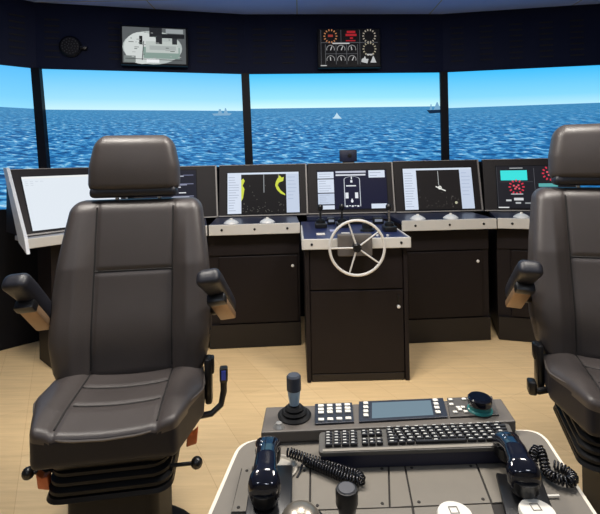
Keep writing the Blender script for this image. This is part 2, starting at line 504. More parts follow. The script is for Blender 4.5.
def rc(x0, y0, x1, y1): return [(x0, y0), (x1, y0), (x1, y1), (x0, y1)]
def ring(cx, cy, r0, r1, asp, n=20, a0=0.0, a1=2 * math.pi):
    out = []
    for k in range(n):
        t0 = a0 + (a1 - a0) * k / n; t1 = a0 + (a1 - a0) * (k + 1) / n
        out.append([(cx + r0 * math.cos(t0), cy + r0 * math.sin(t0) * asp), (cx + r1 * math.cos(t0), cy + r1 * math.sin(t0) * asp),
                    (cx + r1 * math.cos(t1), cy + r1 * math.sin(t1) * asp), (cx + r0 * math.cos(t1), cy + r0 * math.sin(t1) * asp)])
    return out
def disc(cx, cy, r, asp, n=18): return [(cx + r * math.cos(2 * math.pi * k / n), cy + r * asp * math.sin(2 * math.pi * k / n)) for k in range(n)]
def bar(x0, y0, x1, y1, t, asp=1.0):
    dx, dy = x1 - x0, (y1 - y0) / asp; l = math.hypot(dx, dy); nx, ny = -dy / l * t / 2, dx / l * t / 2 * asp
    return [(x0 - nx, y0 - ny), (x1 - nx, y1 - ny), (x1 + nx, y1 + ny), (x0 + nx, y0 + ny)]

# CCTV view: grey engine-deck picture
pic = [((88, 92, 94), rc(0, 0, 1, 1)), ((176, 184, 182), disc(0.47, 0.44, 0.47, 1.0, 28)), ((204, 210, 208), disc(0.30, 0.42, 0.28, 1.6, 24)),
       ((130, 152, 144), rc(0.32, 0.14, 0.90, 0.46)), ((186, 194, 190), rc(0.36, 0.30, 0.88, 0.62)), ((165, 172, 170), rc(0.42, 0.38, 0.84, 0.5)),
       ((34, 36, 40), rc(0.42, 0.74, 0.62, 1.0)), ((40, 42, 46), rc(0.52, 0.55, 0.62, 0.8)), ((44, 46, 50), rc(0.78, 0.55, 0.86, 0.78)), ((28, 30, 34), rc(0.62, 0.72, 0.98, 0.84)),
       ((150, 156, 158), rc(0.68, 0.86, 0.96, 0.98)), ((50, 54, 56), bar(0.30, 0.08, 0.33, 0.62, 0.012)), ((30, 32, 34), rc(0.26, 0.52, 0.31, 0.76)),
       ((120, 128, 126), rc(0.02, 0.02, 0.2, 0.2)), ((60, 64, 66), bar(0.04, 0.12, 0.94, 0.10, 0.018)), ((232, 234, 236), rc(0.37, 0.02, 0.57, 0.11))]
for k in range(26):
    u, v = random.uniform(0.04, 0.9), random.uniform(0.12, 0.9); g_ = random.randint(90, 205); l_ = random.uniform(0.02, 0.08)
    pic.append(((g_, g_ + 4, g_ + 3) if k % 3 else (80, 90, 86), rc(u, v, u + l_, v + 0.02)))
flat_display('surveillance_monitor', 'small wall monitor with a grey deck camera picture, above the left chair', 'monitor', 1, 120, 26.5, 189.5, 69, 0.05, pic, (0.035, 0.05))

# overhead conning display
A = 1.65
pic = [((14, 14, 17), rc(0, 0, 1, 1))]
for (x0, y0, x1, y1) in ((0.03, 0.64, 0.97, 0.655), (0.36, 0.66, 0.366, 0.99), (0.67, 0.06, 0.676, 0.99), (0.10, 0.34, 0.63, 0.352), (0.03, 0.05, 0.036, 0.99)): pic.append(((110, 112, 118), rc(x0, y0, x1, y1)))
for x in (0.1, 0.275, 0.45, 0.63): pic.append(((120, 122, 126), rc(x, 0.06, x + 0.007, 0.6)))
for (cx, cy, r, c1) in ((0.19, 0.82, 0.085, (222, 150, 100)), (0.83, 0.82, 0.085, (200, 190, 175)), (0.83, 0.47, 0.085, (205, 195, 170))):
    for k in range(14):
        t0 = 2 * math.pi * k / 14
        pic.append((c1, bar(cx + r * math.cos(t0), cy + r * A * math.sin(t0), cx + r * 1.35 * math.cos(t0), cy + r * A * 1.35 * math.sin(t0), 0.018, A)))
pic.append(((190, 70, 60), rc(0.15, 0.80, 0.23, 0.86)))
for (x0, y0, x1, y1) in ((0.46, 0.90, 0.60, 0.96), (0.44, 0.82, 0.62, 0.88), (0.51, 0.74, 0.56, 0.79), (0.44, 0.68, 0.6, 0.71)): pic.append(((205, 40, 52), rc(x0, y0, x1, y1)))
for row, cy in ((0, 0.47), (1, 0.19)):
    for cx in (0.187, 0.362, 0.54):
        for q in ring(cx, cy, 0.058, 0.068, A, 14, R(-20), R(200)): pic.append(((185, 185, 185), q))
        pic.append(((235, 235, 235), bar(cx, cy - 0.03, cx + random.uniform(-0.035, 0.035), cy + 0.07, 0.014, A)))
pic += [((240, 240, 240), rc(0.22, 0.605, 0.50, 0.635)), ((240, 240, 240), rc(0.02, 0.015, 0.12, 0.04)), ((230, 230, 230), rc(0.78, 0.30, 0.88, 0.335)),
        ((238, 240, 242), [(0.69, 0.12), (0.79, 0.08), (0.81, 0.2), (0.77, 0.2), (0.75, 0.28), (0.73, 0.22), (0.70, 0.2)]),
        ((238, 240, 242), [(0.84, 0.1), (0.94, 0.1), (0.89, 0.29)])]
pic = [(tuple(int(c * 0.78) for c in q), p) for q, p in pic]
flat_display('conning_display', 'overhead instrument display with white dials and red symbols', 'display', 2, 315.5, 30.5, 380, 70, 0.05, pic, (0.02, 0.03))

# loudspeaker cluster on header
x_, z_ = screen_pt(1, 71, 47)
a = Vector(WV[1] + (0,)); d = (Vector(WV[2] + (0,)) - a); ln = d.length; d.normalize(); n = Vector((d.y, -d.x, 0))
sp = empty('header_speaker', a + d * (ln / 2 + x_) + Vector((0, 0, z_ + SCREEN_BOT - 0.07)), math.atan2(d.y, d.x), 'dim round black grille speaker fixed to the dark header', 'speaker')
mb = MB(); mb.lathe([(0.0, 0.0), (0.085, 0.0), (0.085, 0.02), (0.07, 0.035), (0.0, 0.035)], 28, T(0, 0, 0.07) @ RX(R(90))); mb.build('housing', FRAME, sp)
mb = MB()
for k in range(3):
    for j in range(6 + 5 * k):
        t = 2 * math.pi * j / (6 + 5 * k); rr = 0.018 + 0.02 * k
        mb.box((rr * math.cos(t), -0.037, 0.07 + rr * math.sin(t)), (0.006, 0.003, 0.006))
mb.build('grille', mat('grille_grey', (70, 72, 78), 0.5), sp, smooth=False)
mb = MB(); mb.box((0.1, -0.02, 0.06), (0.05, 0.04, 0.03), bevel=0.006); mb.build('switch_box', BLACKP, sp)

# low dark backing board closing the gaps behind the console monitors
bp_ = [(-1.42, 3.70), (-0.70, 3.885), (0.06, 3.945), (0.80, 3.955), (1.52, 3.965), (2.2, 3.84)]
bb = MB()
for (x0, y0), (x1, y1) in zip(bp_, bp_[1:]): bb.prism([(x0, y0, 0.3), (x1, y1, 0.3), (x1, y1 + 0.012, 0.3), (x0, y0 + 0.012, 0.3)], (0, 0, 1.055))
tag(bb.build('trim_6', FRAME, smooth=False), kind='structure')

# ------------------------------------------------------------------ consoles
def lock(parent, x, y, z, name='lock'):
    mb = MB(); mb.lathe([(0, 0), (0.011, 0), (0.011, 0.006), (0.006, 0.009), (0, 0.009)], 14, T(x, y, z) @ RX(R(90)))
    return mb.build(name, SILVER, parent)

def console(label, ox, oy, ang, w_, zt, door, setback=0.10, depth=0.60, domes=(), group='console cabinets', body_x=(0.01, None), lock_x=None, lipw=None):
    e = empty('bridge_console', (ox, oy, 0), ang, label, 'console', None)
    bx0, bx1 = body_x[0], (w_ - 0.01 if body_x[1] is None else body_x[1])
    mb = MB(); mb.b6(bx0, bx1, setback, depth, 0.004, zt - 0.035); mb.build('cabinet_body', CONSOLE, e, smooth=False)
    mb = MB(); mb.b6(bx0, bx1, setback - 0.012, setback - 0.001, zt - 0.24, zt - 0.085, bevel=0.002); mb.build('upper_panel', CONSOLE, e, smooth=False)
    mb = MB(); mb.b6(bx0, bx1, setback - 0.022, setback - 0.001, 0.004, 0.175, bevel=0.003)
    mb.b6(bx0, bx1, setback - 0.024, setback - 0.004, 0.172, 0.178); mb.build('plinth', PLINTH, e, smooth=False)
    dx0, dx1 = door
    mb = MB(); mb.b6(dx0, dx1, setback - 0.02, setback - 0.002, 0.186, zt - 0.25, bevel=0.003); dr = mb.build('door', CONSOLE2, e, smooth=False)
    lock(dr, lock_x if lock_x is not None else dx1 - 0.035, setback - 0.02, zt - 0.33)
    mb = MB(); mb.b6(0, w_, 0.012, depth, zt - 0.03, zt, bevel=0.004); dt = mb.build('desktop', DESKNAVY, e, smooth=False)
    mb = MB(); mb.b6(0, w_, 0.0, 0.016, zt - 0.075, zt + 0.003, bevel=0.004)
    lp = mb.build('front_lip', LIP, e, smooth=False)
    for f in (0.14, 0.5, 0.86):
        s = MB(); s.lathe([(0, 0), (0.009, 0), (0.009, 0.003), (0.004, 0.005), (0, 0.005)], 12, T(w_ * f, 0.0, zt - 0.036) @ RX(R(90)))
        s.build('screw', BLACKM, lp)
    for (x, y) in domes:
        s = MB(); s.lathe([(0, 0.030), (0.022, 0.027), (0.040, 0.018), (0.055, 0.006), (0.058, 0.0), (0.0, 0.0)][::-1], 24, T(x, y, zt))
        do = s.build('dome', SILVER, e)
        s = MB(); s.lathe([(0, 0), (0.012, 0), (0.010, 0.008), (0, 0.010)], 14, T(x, y, zt + 0.029)); s.build('dome_cap', WHITEP, do)
    return e

def monitor(label, ox, oy, ang, w_, z0, h_, dy, scr, pic, bg=(20, 19, 22), thick=0.09, trims=(0, 1)):
    """tilted console monitor; scr = (u0, v0, u1, v1) fractions of the face"""
    e = empty('console_monitor', (ox, oy, z0), ang, label, 'monitor', None)
    tilt = math.atan2(dy, h_); H = math.hypot(dy, h_)
    M = RX(-tilt)           # local (u, -, v): leaning back
    mb = MB(); mb.prism([(0.003, 0, 0), (0.003, dy, h_), (0.003, dy + thick * 0.6, h_), (0.003, dy + thick, 0)], (w_ - 0.006, 0, 0)); mb.build('housing', BEZEL, e, smooth=False)
    mb = MB()
    t = 0.012
    if trims[0]: mb.b6(0, t, -0.008, 0.012, 0, H, M=M)
    if trims[1]: mb.b6(w_ - t, w_, -0.008, 0.012, 0, H, M=M)
    mb.b6(0, w_, -0.004, 0.012, H - 0.001, H + 0.003, M=M)
    mb.b6(0, w_, -0.008, 0.012, 0.0, 0.009, M=M)
    mb.build('trim', ALU, e, smooth=False)
    u0, v0, u1, v1 = scr[0] * w_, scr[1] * H, scr[2] * w_, scr[3] * H
    mb = MB(); mb.b6(u0, u1, -0.004, 0.004, v0, v1, M=M); so = mb.build('screen', glow(bg, 1.0), e, smooth=False)
    def fn(u, v):
        p = M @ Vector((u0 + u * (u1 - u0), -0.0065, v0 + v * (v1 - v0))); return (p.x, p.y, p.z)
    draw(so, pic, fn)
    mb = MB(); mb.b6(u0 - 0.008, u1 + 0.008, -0.003, 0.003, v0 - 0.008, v1 + 0.008, M=M); mb.build('bezel', FRAME, e, smooth=False)
    return e

PALE = (214, 224, 240); PALE2 = (196, 208, 228); INK = (166, 176, 196)
def text_rows(u0, u1, v0, v1, n, rgb=INK):
    out = []; h = (v1 - v0) / n
    for k in range(n):
        l_ = random.uniform(0.45, 0.95); y = v0 + h * (k + 0.35)
        out.append((rgb, rc(u0, y, u0 + (u1 - u0) * l_, y + h * 0.22)))
    return out

# left console with the radar/chart monitor
ZA = 0.935
angA = R(3.5)
console('dark console with off-white lip and two domes, left of the helm', -0.675, 3.285, angA, 0.666, ZA, (0.06, 0.645), domes=((0.155, 0.10), (0.425, 0.10)), body_x=(-0.02, 0.663))
pic = [((24, 22, 22), rc(0.19, 0.0, 0.82, 0.955)), (PALE, rc(0, 0.955, 1, 1)), (PALE, rc(0, 0, 0.19, 0.955)), (PALE2, rc(0.82, 0.0, 1, 0.955)),
       ((206, 216, 72), [(0.19, 0.30), (0.215, 0.38), (0.235, 0.6), (0.21, 0.68), (0.24, 0.80), (0.22, 0.86), (0.19, 0.82)]),
       ((206, 216, 72), [(0.70, 0.84), (0.73, 0.92), (0.76, 0.86), (0.79, 0.88), (0.78, 0.78), (0.72, 0.74), (0.70, 0.68), (0.74, 0.55), (0.80, 0.46), (0.805, 0.42), (0.74, 0.47), (0.69, 0.56), (0.665, 0.68), (0.68, 0.78)]),
       ((170, 176, 180), rc(0.503, 0.5, 0.511, 0.95)), ((150, 150, 120), rc(0.71, 0.86, 0.72, 0.95))]
for k in range(40): 
    u, v = random.uniform(0.21, 0.8), random.uniform(0.02, 0.25) if k < 32 else random.uniform(0.2, 0.8); pic.append(((130, 128, 120), rc(u, v, u + 0.008, v + 0.012)))
pic += text_rows(0.015, 0.17, 0.05, 0.92, 14) + text_rows(0.84, 0.98, 0.3, 0.92, 7, (176, 190, 214))
monitor('console monitor with chart picture edged by yellow land, left of the helm', -0.684, 3.745, angA, 0.745, ZA + 0.005, 0.425, 0.085, (0.098, 0.05, 0.905, 0.845), pic)

# right console with the tracking monitor
console('dark console with off-white lip and two domes, right of the helm', 0.74, 3.315, R(3.0), 0.715, ZA, (0.06, 0.635), domes=((0.15, 0.10), (0.405, 0.10)), body_x=(-0.01, 0.69))
pic = [((32, 29, 28), rc(0.19, 0.0, 0.82, 0.955)), (PALE, rc(0, 0.955, 1, 1)), (PALE, rc(0, 0, 0.19, 0.955)), (PALE2, rc(0.82, 0.0, 1, 0.955)),
       ((180, 184, 184), rc(0.503, 0.58, 0.511, 0.93)), ((226, 226, 220), disc(0.52, 0.52, 0.028, 1.7, 9)), ((226, 226, 220), bar(0.46, 0.55, 0.60, 0.44, 0.016, 1.7)), ((190, 190, 160), disc(0.74, 0.15, 0.02, 1.7, 8))]
for k in range(34):
    u, v = random.uniform(0.21, 0.8), random.uniform(0.02, 0.3) if k < 26 else random.uniform(0.2, 0.8); pic.append(((120, 116, 110), rc(u, v, u + 0.008, v + 0.012)))
pic += text_rows(0.015, 0.17, 0.05, 0.92, 14) + text_rows(0.84, 0.98, 0.3, 0.92, 7, (176, 190, 214))
monitor('console monitor with white ship mark on dark picture, right of the helm', 0.80, 3.79, R(1.5), 0.738, ZA + 0.005, 0.43, 0.085, (0.105, 0.05, 0.905, 0.85), pic)

# far-right console partly behind the right chair
console('dark console with off-white lip, half hidden behind right chair', 1.462, 3.36, R(-16), 0.72, ZA, (0.10, 0.68), domes=((0.18, 0.10),), body_x=(0.005, 0.71))
pic = [((30, 30, 36), rc(0, 0, 1, 1)), ((60, 226, 222), rc(0.06, 0.66, 0.46, 0.90)), ((170, 174, 176), rc(0.2, 0.945, 0.4, 0.965)), ((90, 92, 98), rc(0.56, 0.02, 0.566, 0.95)), ((70, 72, 78), rc(0.04, 0.62, 0.54, 0.63)),
       ((90, 170, 170), rc(0.62, 0.5, 0.9, 0.58)), ((150, 154, 158), rc(0.62, 0.42, 0.86, 0.45)), ((60, 62, 68), rc(0.0, 0.02, 0.008, 0.98))]
for (cx, cy) in ((0.29, 0.5), (0.80, 0.82)):
    for k in range(12):
        t0 = 2 * math.pi * k / 12
        pic.append(((214, 52, 74), bar(cx + 0.085 * math.cos(t0), cy + 0.085 * 1.5 * math.sin(t0), cx + 0.12 * math.cos(t0), cy + 0.12 * 1.5 * math.sin(t0), 0.022, 1.5)))
    for (x, y) in ((-0.04, 0.03), (0.03, 0.04), (-0.02, -0.04), (0.04, -0.04), (0, 0)): pic.append(((226, 90, 104), rc(cx + x - 0.014, cy + y - 0.02, cx + x + 0.014, cy + y + 0.02)))
pic += [((190, 194, 196), rc(0.20, 0.32, 0.38, 0.34)), ((200, 204, 206), rc(0.12, 0.16, 0.2, 0.2)), ((210, 212, 214), rc(0.24, 0.18, 0.38, 0.24)), ((180, 184, 186), rc(0.26, 0.10, 0.34, 0.14)), ((150, 154, 156), rc(0.4, 0.1, 0.5, 0.13)), ((220, 222, 224), rc(0.0, 0.0, 0.16, 0.025)), ((160, 164, 168), rc(0.6, 0.2, 0.72, 0.23)), ((160, 164, 168), rc(0.6, 0.3, 0.75, 0.33))]
monitor('console monitor with cyan box and red dials, beside the right chair', 1.545, 3.79, R(-12), 0.72, ZA + 0.005, 0.43, 0.085, (0.15, 0.06, 0.87, 0.86), pic)

# helm stand -----------------------------------------------------------------
ZH = 0.905
hx0, hy = at(302, 240, 2.79).x, 2.79
W = 0.675
helm = empty('helm_stand', (hx0, hy, 0), R(0.6), 'free-standing dark helm pedestal with steering wheel, in the middle of the consoles', 'helm')
mb = MB(); mb.b6(0.016, W - 0.014, 0.06, 0.78, 0.004, ZH - 0.03); mb.build('pedestal_body', CONSOLE, helm, smooth=False)
for x in (0.016, W - 0.014 - 0.026):
    mb = MB(); mb.b6(x, x + 0.026, 0.035, 0.075, 0.004, ZH - 0.035, bevel=0.003); mb.build('corner_post', CONSOLE, helm, smooth=False)
zsp = 0.575
mb = MB(); mb.b6(0.046, W - 0.044, 0.045, 0.07, zsp + 0.006, ZH - 0.07, bevel=0.003); mb.build('upper_panel', CONSOLE2, helm, smooth=False)
mb = MB(); mb.b6(0.046, W - 0.044, 0.043, 0.07, 0.055, zsp - 0.004, bevel=0.003); dr = mb.build('door', CONSOLE2, helm, smooth=False)
lock(dr, W - 0.075, 0.043, zsp - 0.11); ct = MB(); ct.b6(W - 0.083, W - 0.067, 0.036, 0.044, zsp - 0.085, zsp - 0.035, bevel=0.003); ct.build('catch', BLACKM, dr, smooth=False)
mb = MB(); mb.b6(0.046, W - 0.044, 0.046, 0.07, 0.004, 0.05, bevel=0.003); mb.build('bottom_rail', PLINTH, helm, smooth=False)
mb = MB(); mb.b6(0.004, W - 0.004, 0.01, 0.83, ZH - 0.03, ZH, bevel=0.003); mb.build('control_top', HELMBLUE, helm, smooth=False)
mb = MB(); mb.b6(0, W, 0.0, 0.016, ZH - 0.063, ZH + 0.003, bevel=0.004)
mb.b6(-0.002, 0.012, 0.0, 0.62, ZH - 0.063, ZH + 0.003, bevel=0.004); mb.b6(W - 0.012, W + 0.002, 0.0, 0.62, ZH - 0.063, ZH + 0.003, bevel=0.004)
lp = mb.build('front_lip', LIP, helm, smooth=False)
for x in (0.06, W - 0.06):
    s = MB(); s.lathe([(0, 0), (0.008, 0), (0.008, 0.003), (0.004, 0.005), (0, 0.005)], 12, T(x, 0.0, ZH - 0.03) @ RX(R(90))); s.build('screw', BLACKM, lp)
# wheel mount and wheel
def hl(px, py, Y):
    p = at(px, py, Y); return (p.x - hx0, p.y - hy, p.z)
wx, _, wz = hl(357, 248, 2.655); wy = -0.135
mb = MB(); mb.b6(wx - 0.105, wx + 0.105, -0.05, -0.002, wz - 0.068, wz + 0.066, bevel=0.006); mb.build('wheel_mount', mat('mount_grey', (92, 88, 86), 0.45, noise=0.1), helm, smooth=False)
MW = T(wx, wy, wz) @ RX(R(90))
wr = 0.162
mb = MB(); mb.tube([(wr * math.cos(2 * math.pi * k / 56), wr * math.sin(2 * math.pi * k / 56), 0) for k in range(56)], 0.0085, 10, True, M=MW); wheel = mb.build('steering_wheel', STEEL, helm)
mb = MB(); mb.lathe([(0, 0.016), (0.018, 0.016), (0.026, 0.008), (0.027, -0.02), (0.016, -0.03), (0.016, -0.09), (0.0, -0.09)], 22, MW)
for k in range(5):
    t = R(36 + 72 * k + 36); mb.lathe([(0, 0), (0.006, 0), (0.006, 0.006), (0, 0.006)], 10, MW @ T(0.018 * math.cos(t), 0.018 * math.sin(t), 0.012))
mb.build('hub', BLACKM, wheel)
for k in range(5):
    t = R(36 + 72 * k)
    mb = MB(); mb.tube([(0.022 * math.cos(t), 0.022 * math.sin(t), 0), (wr * math.cos(t), wr * math.sin(t), 0)], [0.0055, 0.0045], 8, M=MW); mb.build('spoke', STEEL, wheel)
# controls standing on the helm top
def hon(px, py):
    p = on(px, py, ZH); return (p.x - hx0, p.y - hy)
def lever(px, py, hgt, chrome, name='thruster_lever'):
    x, y = hon(px, py)
    b = MB(); b.box((x, y, ZH + 0.018), (0.085, 0.11, 0.036), bevel=0.008); o = b.build(name, BLACKP, helm)
    b = MB(); b.lathe([(0.0, 0), (0.034, 0), (0.032, 0.02), (0.02, 0.03), (0, 0.03)], 20, T(x, y, ZH + 0.034)); b.build('lever_collar', BLACKM, o)
    b = MB(); b.tube([(x, y, ZH + 0.05), (x, y + 0.012, ZH + hgt)], 0.008, 10); b.build('lever_stem', CHROME if chrome else BLACKM, o)
    b = MB(); b.lathe([(0, -0.022), (0.014, -0.02), (0.02, -0.008), (0.02, 0.01), (0.012, 0.022), (0, 0.024)], 16, T(x, y + 0.012, ZH + hgt + 0.01)); b.build('lever_grip', BLACKP, o)
    return o
lever(321.5, 227.5, 0.135, False); lever(343, 227, 0.135, False); lever(390, 231, 0.150, True, 'telegraph_lever')
x, y = hon(368, 231)
b = MB(); b.lathe([(0, 0), (0.05, 0), (0.048, 0.012), (0.036, 0.02), (0.034, 0.05), (0.026, 0.056), (0, 0.056)], 24, T(x, y, ZH)); kb = b.build('rotary_knob', BLACKP, helm)
b = MB(); b.lathe([(0, 0), (0.022, 0), (0.02, 0.004), (0, 0.004)], 18, T(x, y, ZH + 0.055)); b.build('knob_cap', mat('knob_grey', (120, 120, 122), 0.35), kb)
for (px, py, w_, m_) in ((321, 234.5, 0.056, WHITEP), (346, 234, 0.056, WHITEP), (333, 231, 0.04, mat('pale_lilac_plate', (170, 176, 215), 0.4))):
    x, y = hon(px, py); b = MB(); b.box((x, y, ZH + 0.003), (w_, 0.05, 0.007), bevel=0.002); b.build('label_plate', m_, helm, smooth=False)
for (px, py, w_) in ((332, 224.3, 0.06), (358, 224, 0.11), (379, 224, 0.08)):
    x, y = hon(px, py); b = MB(); b.box((x, y, ZH + 0.025), (w_, 0.05, 0.05), bevel=0.006); o = b.build('indicator_box', BLACKP, helm)
    b = MB(); b.box((x, y - 0.026, ZH + 0.03), (w_ * 0.7, 0.003, 0.018)); b.build('indicator_window', glow((150, 158, 176), 0.7), o, smooth=False)
for k in range(6):
    x, y = hon(362 + k * 5.2, 237 - (k % 2)); b = MB(); b.lathe([(0, 0), (0.009, 0), (0.009, 0.008), (0, 0.01)], 12, T(x, y, ZH)); b.build('push_button', SILVER if k % 2 else BLACKP, helm)

# centre monitor behind the helm
pic = [((20, 22, 48), rc(0, 0, 1, 1)), (PALE, rc(0, 0.80, 0.235, 0.97)), (PALE, rc(0, 0.43, 0.235, 0.775)), (PALE2, rc(0, 0.13, 0.235, 0.405)), (PALE, rc(0, 0.0, 0.235, 0.10)),
       (PALE, rc(0.745, 0.80, 0.98, 0.99)), (PALE, rc(0.765, 0.0, 0.985, 0.12)), ((196, 200, 216), rc(0.265, 0.935, 0.705, 0.985)), ((214, 218, 228), rc(0.265, 0.86, 0.70, 0.90)),
       ((226, 230, 236), rc(0.41, 0.58, 0.555, 0.61)), ((226, 230, 236), rc(0.395, 0.27, 0.44, 0.42)), ((226, 230, 236), rc(0.535, 0.27, 0.58, 0.42)), ((226, 230, 236), rc(0.48, 0.16, 0.50, 0.26)), ((226, 230, 236), disc(0.49, 0.2, 0.02, 1.7, 8)),
       ((200, 206, 216), rc(0.38, 0.06, 0.39, 0.76)), ((200, 206, 216), rc(0.605, 0.06, 0.615, 0.76)), ((226, 230, 236), rc(0.475, 0.68, 0.505, 0.74)), ((226, 230, 236), rc(0.485, 0.76, 0.5, 0.84))]
for q in ring(0.4975, 0.76, 0.108, 0.118, 0.7, 12, 0, math.pi): pic.append(((200, 206, 216), q))
for k in range(5): pic.append(((226, 230, 236), rc(0.40 + k * 0.04, 0.05 + (k % 2) * 0.02, 0.428 + k * 0.04, 0.09)))
pic += text_rows(0.02, 0.21, 0.45, 0.76, 5) + text_rows(0.02, 0.21, 0.15, 0.39, 5) + text_rows(0.02, 0.21, 0.82, 0.95, 2) + text_rows(0.76, 0.96, 0.82, 0.97, 2)
monitor('centre console monitor with white ship outline on navy, behind the wheel', 0.0625, 3.795, R(1.0), 0.735, ZA + 0.005, 0.425, 0.085, (0.115, 0.09, 0.915, 0.85), pic)
ms = empty('monitor_shelf', (0.045, 3.63, 0), R(1.0), 'dark shelf block carrying the centre monitor behind the helm', 'shelf')
mb = MB(); mb.b6(0.005, 0.655, 0.04, 0.40, 0.004, ZA - 0.03); mb.build('base', CONSOLE, ms, smooth=False)
mb = MB(); mb.b6(0.005, 0.655, 0.03, 0.41, ZA - 0.03, ZA); mb.build('desktop', DESKNAVY, ms, smooth=False)
sb = empty('sensor_box', (at(348.5, 162, 3.9).x, 3.92, ZA + 0.005 + 0.425), 0, 'small dark blue box on top edge of centre console monitor', 'sensor')
mb = MB(); mb.b6(-0.074, 0.074, -0.022, 0.022, 0.012, 0.115, bevel=0.006); mb.build('body', mat('sensor_navy', (22, 32, 62), 0.5), sb)
mb = MB(); mb.b6(-0.05, 0.05, -0.018, 0.018, 0.0, 0.0125); mb.build('foot', BLACKM, sb, smooth=False)
mb = MB(); mb.lathe([(0, 0), (0.018, 0), (0.018, 0.006), (0, 0.008)], 16, T(0.01, -0.022, 0.065) @ RX(R(90))); mb.build('lens', BLACKP, sb)

# left: dark text monitor and the bright wing monitor
monD = (-0.687 - 0.66 * math.cos(R(15)), 3.735 - 0.66 * math.sin(R(15)))
pic = [((26, 28, 42), rc(0, 0, 1, 1))]
for (v, u0, u1, c_) in ((0.86, 0.62, 0.76, (190, 194, 210)), (0.66, 0.50, 0.82, (150, 154, 178)), (0.61, 0.50, 0.70, (220, 222, 230)), (0.48, 0.66, 0.80, (225, 226, 232)), (0.38, 0.52, 0.86, (214, 216, 226)), (0.28, 0.68, 0.84, (130, 134, 156)), (0.40, 0.55, 0.95, (120, 124, 146)), (0.68, 0.55, 0.95, (110, 114, 140)), (0.88, 0.75, 0.95, (100, 104, 130)), (0.16, 0.6, 0.9, (100, 104, 128))):
    pic.append((c_, rc(u0, v, u1, v + 0.022)))
monitor('console monitor with lines of white text, behind left headrest', monD[0], monD[1], R(15), 0.66, ZA + 0.005, 0.425, 0.085, (0.12, 0.08, 0.74, 0.92), pic)
console('dark console mostly hidden behind the left chair', -0.68 - 0.40 * math.cos(R(13)), 3.28 - 0.40 * math.sin(R(13)), R(13), 0.395, ZA, (0.05, 0.35), domes=())

wl = (-1.815, 2.90)
angE = R(48)
zE = 0.935
DYE = 0.26
wm = empty('wing_console', (wl[0], wl[1], 0), angE, 'angled wing console with white edge panel, behind the left armrest', 'console')
wE = 0.80
# local frame: x along the console, +y away from the operator
mb = MB(); mb.b6(0.20, wE - 0.05, 0.04, 0.30, 0.004, zE - 0.032); mb.build('cabinet_body', CONSOLE, wm, smooth=False)
mb = MB(); mb.b6(0.26, wE - 0.08, 0.02, 0.038, 0.12, zE - 0.2, bevel=0.003); mb.build('door', CONSOLE2, wm, smooth=False)
mb = MB(); mb.b6(0.014, wE, -0.10, 0.14, zE - 0.03, zE, bevel=0.003); mb.build('desktop', mat('pale_grey_desk', (168, 170, 176), 0.45), wm, smooth=False)
mb = MB(); mb.b6(0.012, wE, -0.118, -0.101, zE - 0.06, zE + 0.003, bevel=0.004); lp = mb.build('front_lip', LIP, wm, smooth=False)
mb = MB(); mb.b6(0.34, 0.62, -0.09, -0.02, zE + 0.0005, zE + 0.006, bevel=0.002); mb.build('control_strip', BLACKP, wm, smooth=False)
mb = MB(); mb.prism([(-0.010, -0.17, zE - 0.085), (-0.010, -0.125, zE + 0.02), (-0.010, DYE - 0.055, zE + 0.452), (-0.010, DYE + 0.02, zE + 0.452), (-0.010, -0.02, zE - 0.03)], (0.021, 0, 0), bevel=0.003)
mb.build('end_panel', mat('cool_white_edge', (206, 210, 216), 0.45), wm, smooth=False)
mE = RZ(angE) @ Vector((0.0125, -0.02, 0))
pic = [((226, 234, 242), rc(0, 0, 1, 1)), ((238, 240, 240), rc(0, 0.96, 1, 1))]
pic += [((176, 186, 200), rc(0.02 + 0.05 * k, 0.90 - 0.035 * j, 0.05 + 0.05 * k, 0.905 - 0.035 * j)) for k in range(4) for j in range(3 if k < 2 else 1)]
monitor('large bright white monitor on the angled wing console at left', wl[0] + mE.x, wl[1] + mE.y, angE, 0.765, zE + 0.007, 0.43, DYE, (0.085, 0.06, 0.93, 0.875), pic, bg=(220, 228, 236))

# ------------------------------------------------------------------ chairs
def interp(tbl, x):
    if x <= tbl[0][0]: return tbl[0][1]
    for (a0, b0), (a1, b1) in zip(tbl, tbl[1:]):
        if x <= a1:
            t = (x - a0) / (a1 - a0); t = t * t * (3 - 2 * t) if False else t
            return b0 + (b1 - b0) * t
    return tbl[-1][1]

SEAT_Z = 0.612
SEAT_W = [(-0.23, 0.208), (-0.16, 0.232), (-0.02, 0.278), (0.10, 0.274), (0.23, 0.248)]
BACK_W = [(0.0, 0.250), (0.06, 0.278), (0.16, 0.296), (0.32, 0.294), (0.46, 0.282), (0.58, 0.268), (0.64, 0.260), (0.675, 0.252)]
def groove(dist, w=0.008, d=0.007): return d * math.exp(-(dist / w) ** 2)

def seat_warp(p):
    """box coords (0.52 x 0.46 x 0.115) -> seat cushion"""
    y = p.y
    hw = interp(SEAT_W, y)
    x = p.x * hw / 0.26
    z = SEAT_Z - 0.0575 + p.z
    top = max(0.0, min(1.0, (p.z + 0.02) / 0.06))
    ax = abs(x)
    z += top * 0.020 * math.exp(-((ax - 0.205) / 0.05) ** 2)
    z -= top * 0.010 * math.exp(-(x / 0.13) ** 2)
    z += top * (-0.012 * max(0.0, (-y - 0.12) / 0.11))
    g = 0.0
    if ax < 0.155 and y < 0.215:
        g = max(g, groove(y - 0.045), groove(y + 0.075))
    g = max(g, groove(ax - 0.15))
    z -= top * g
    return (x, y, z)

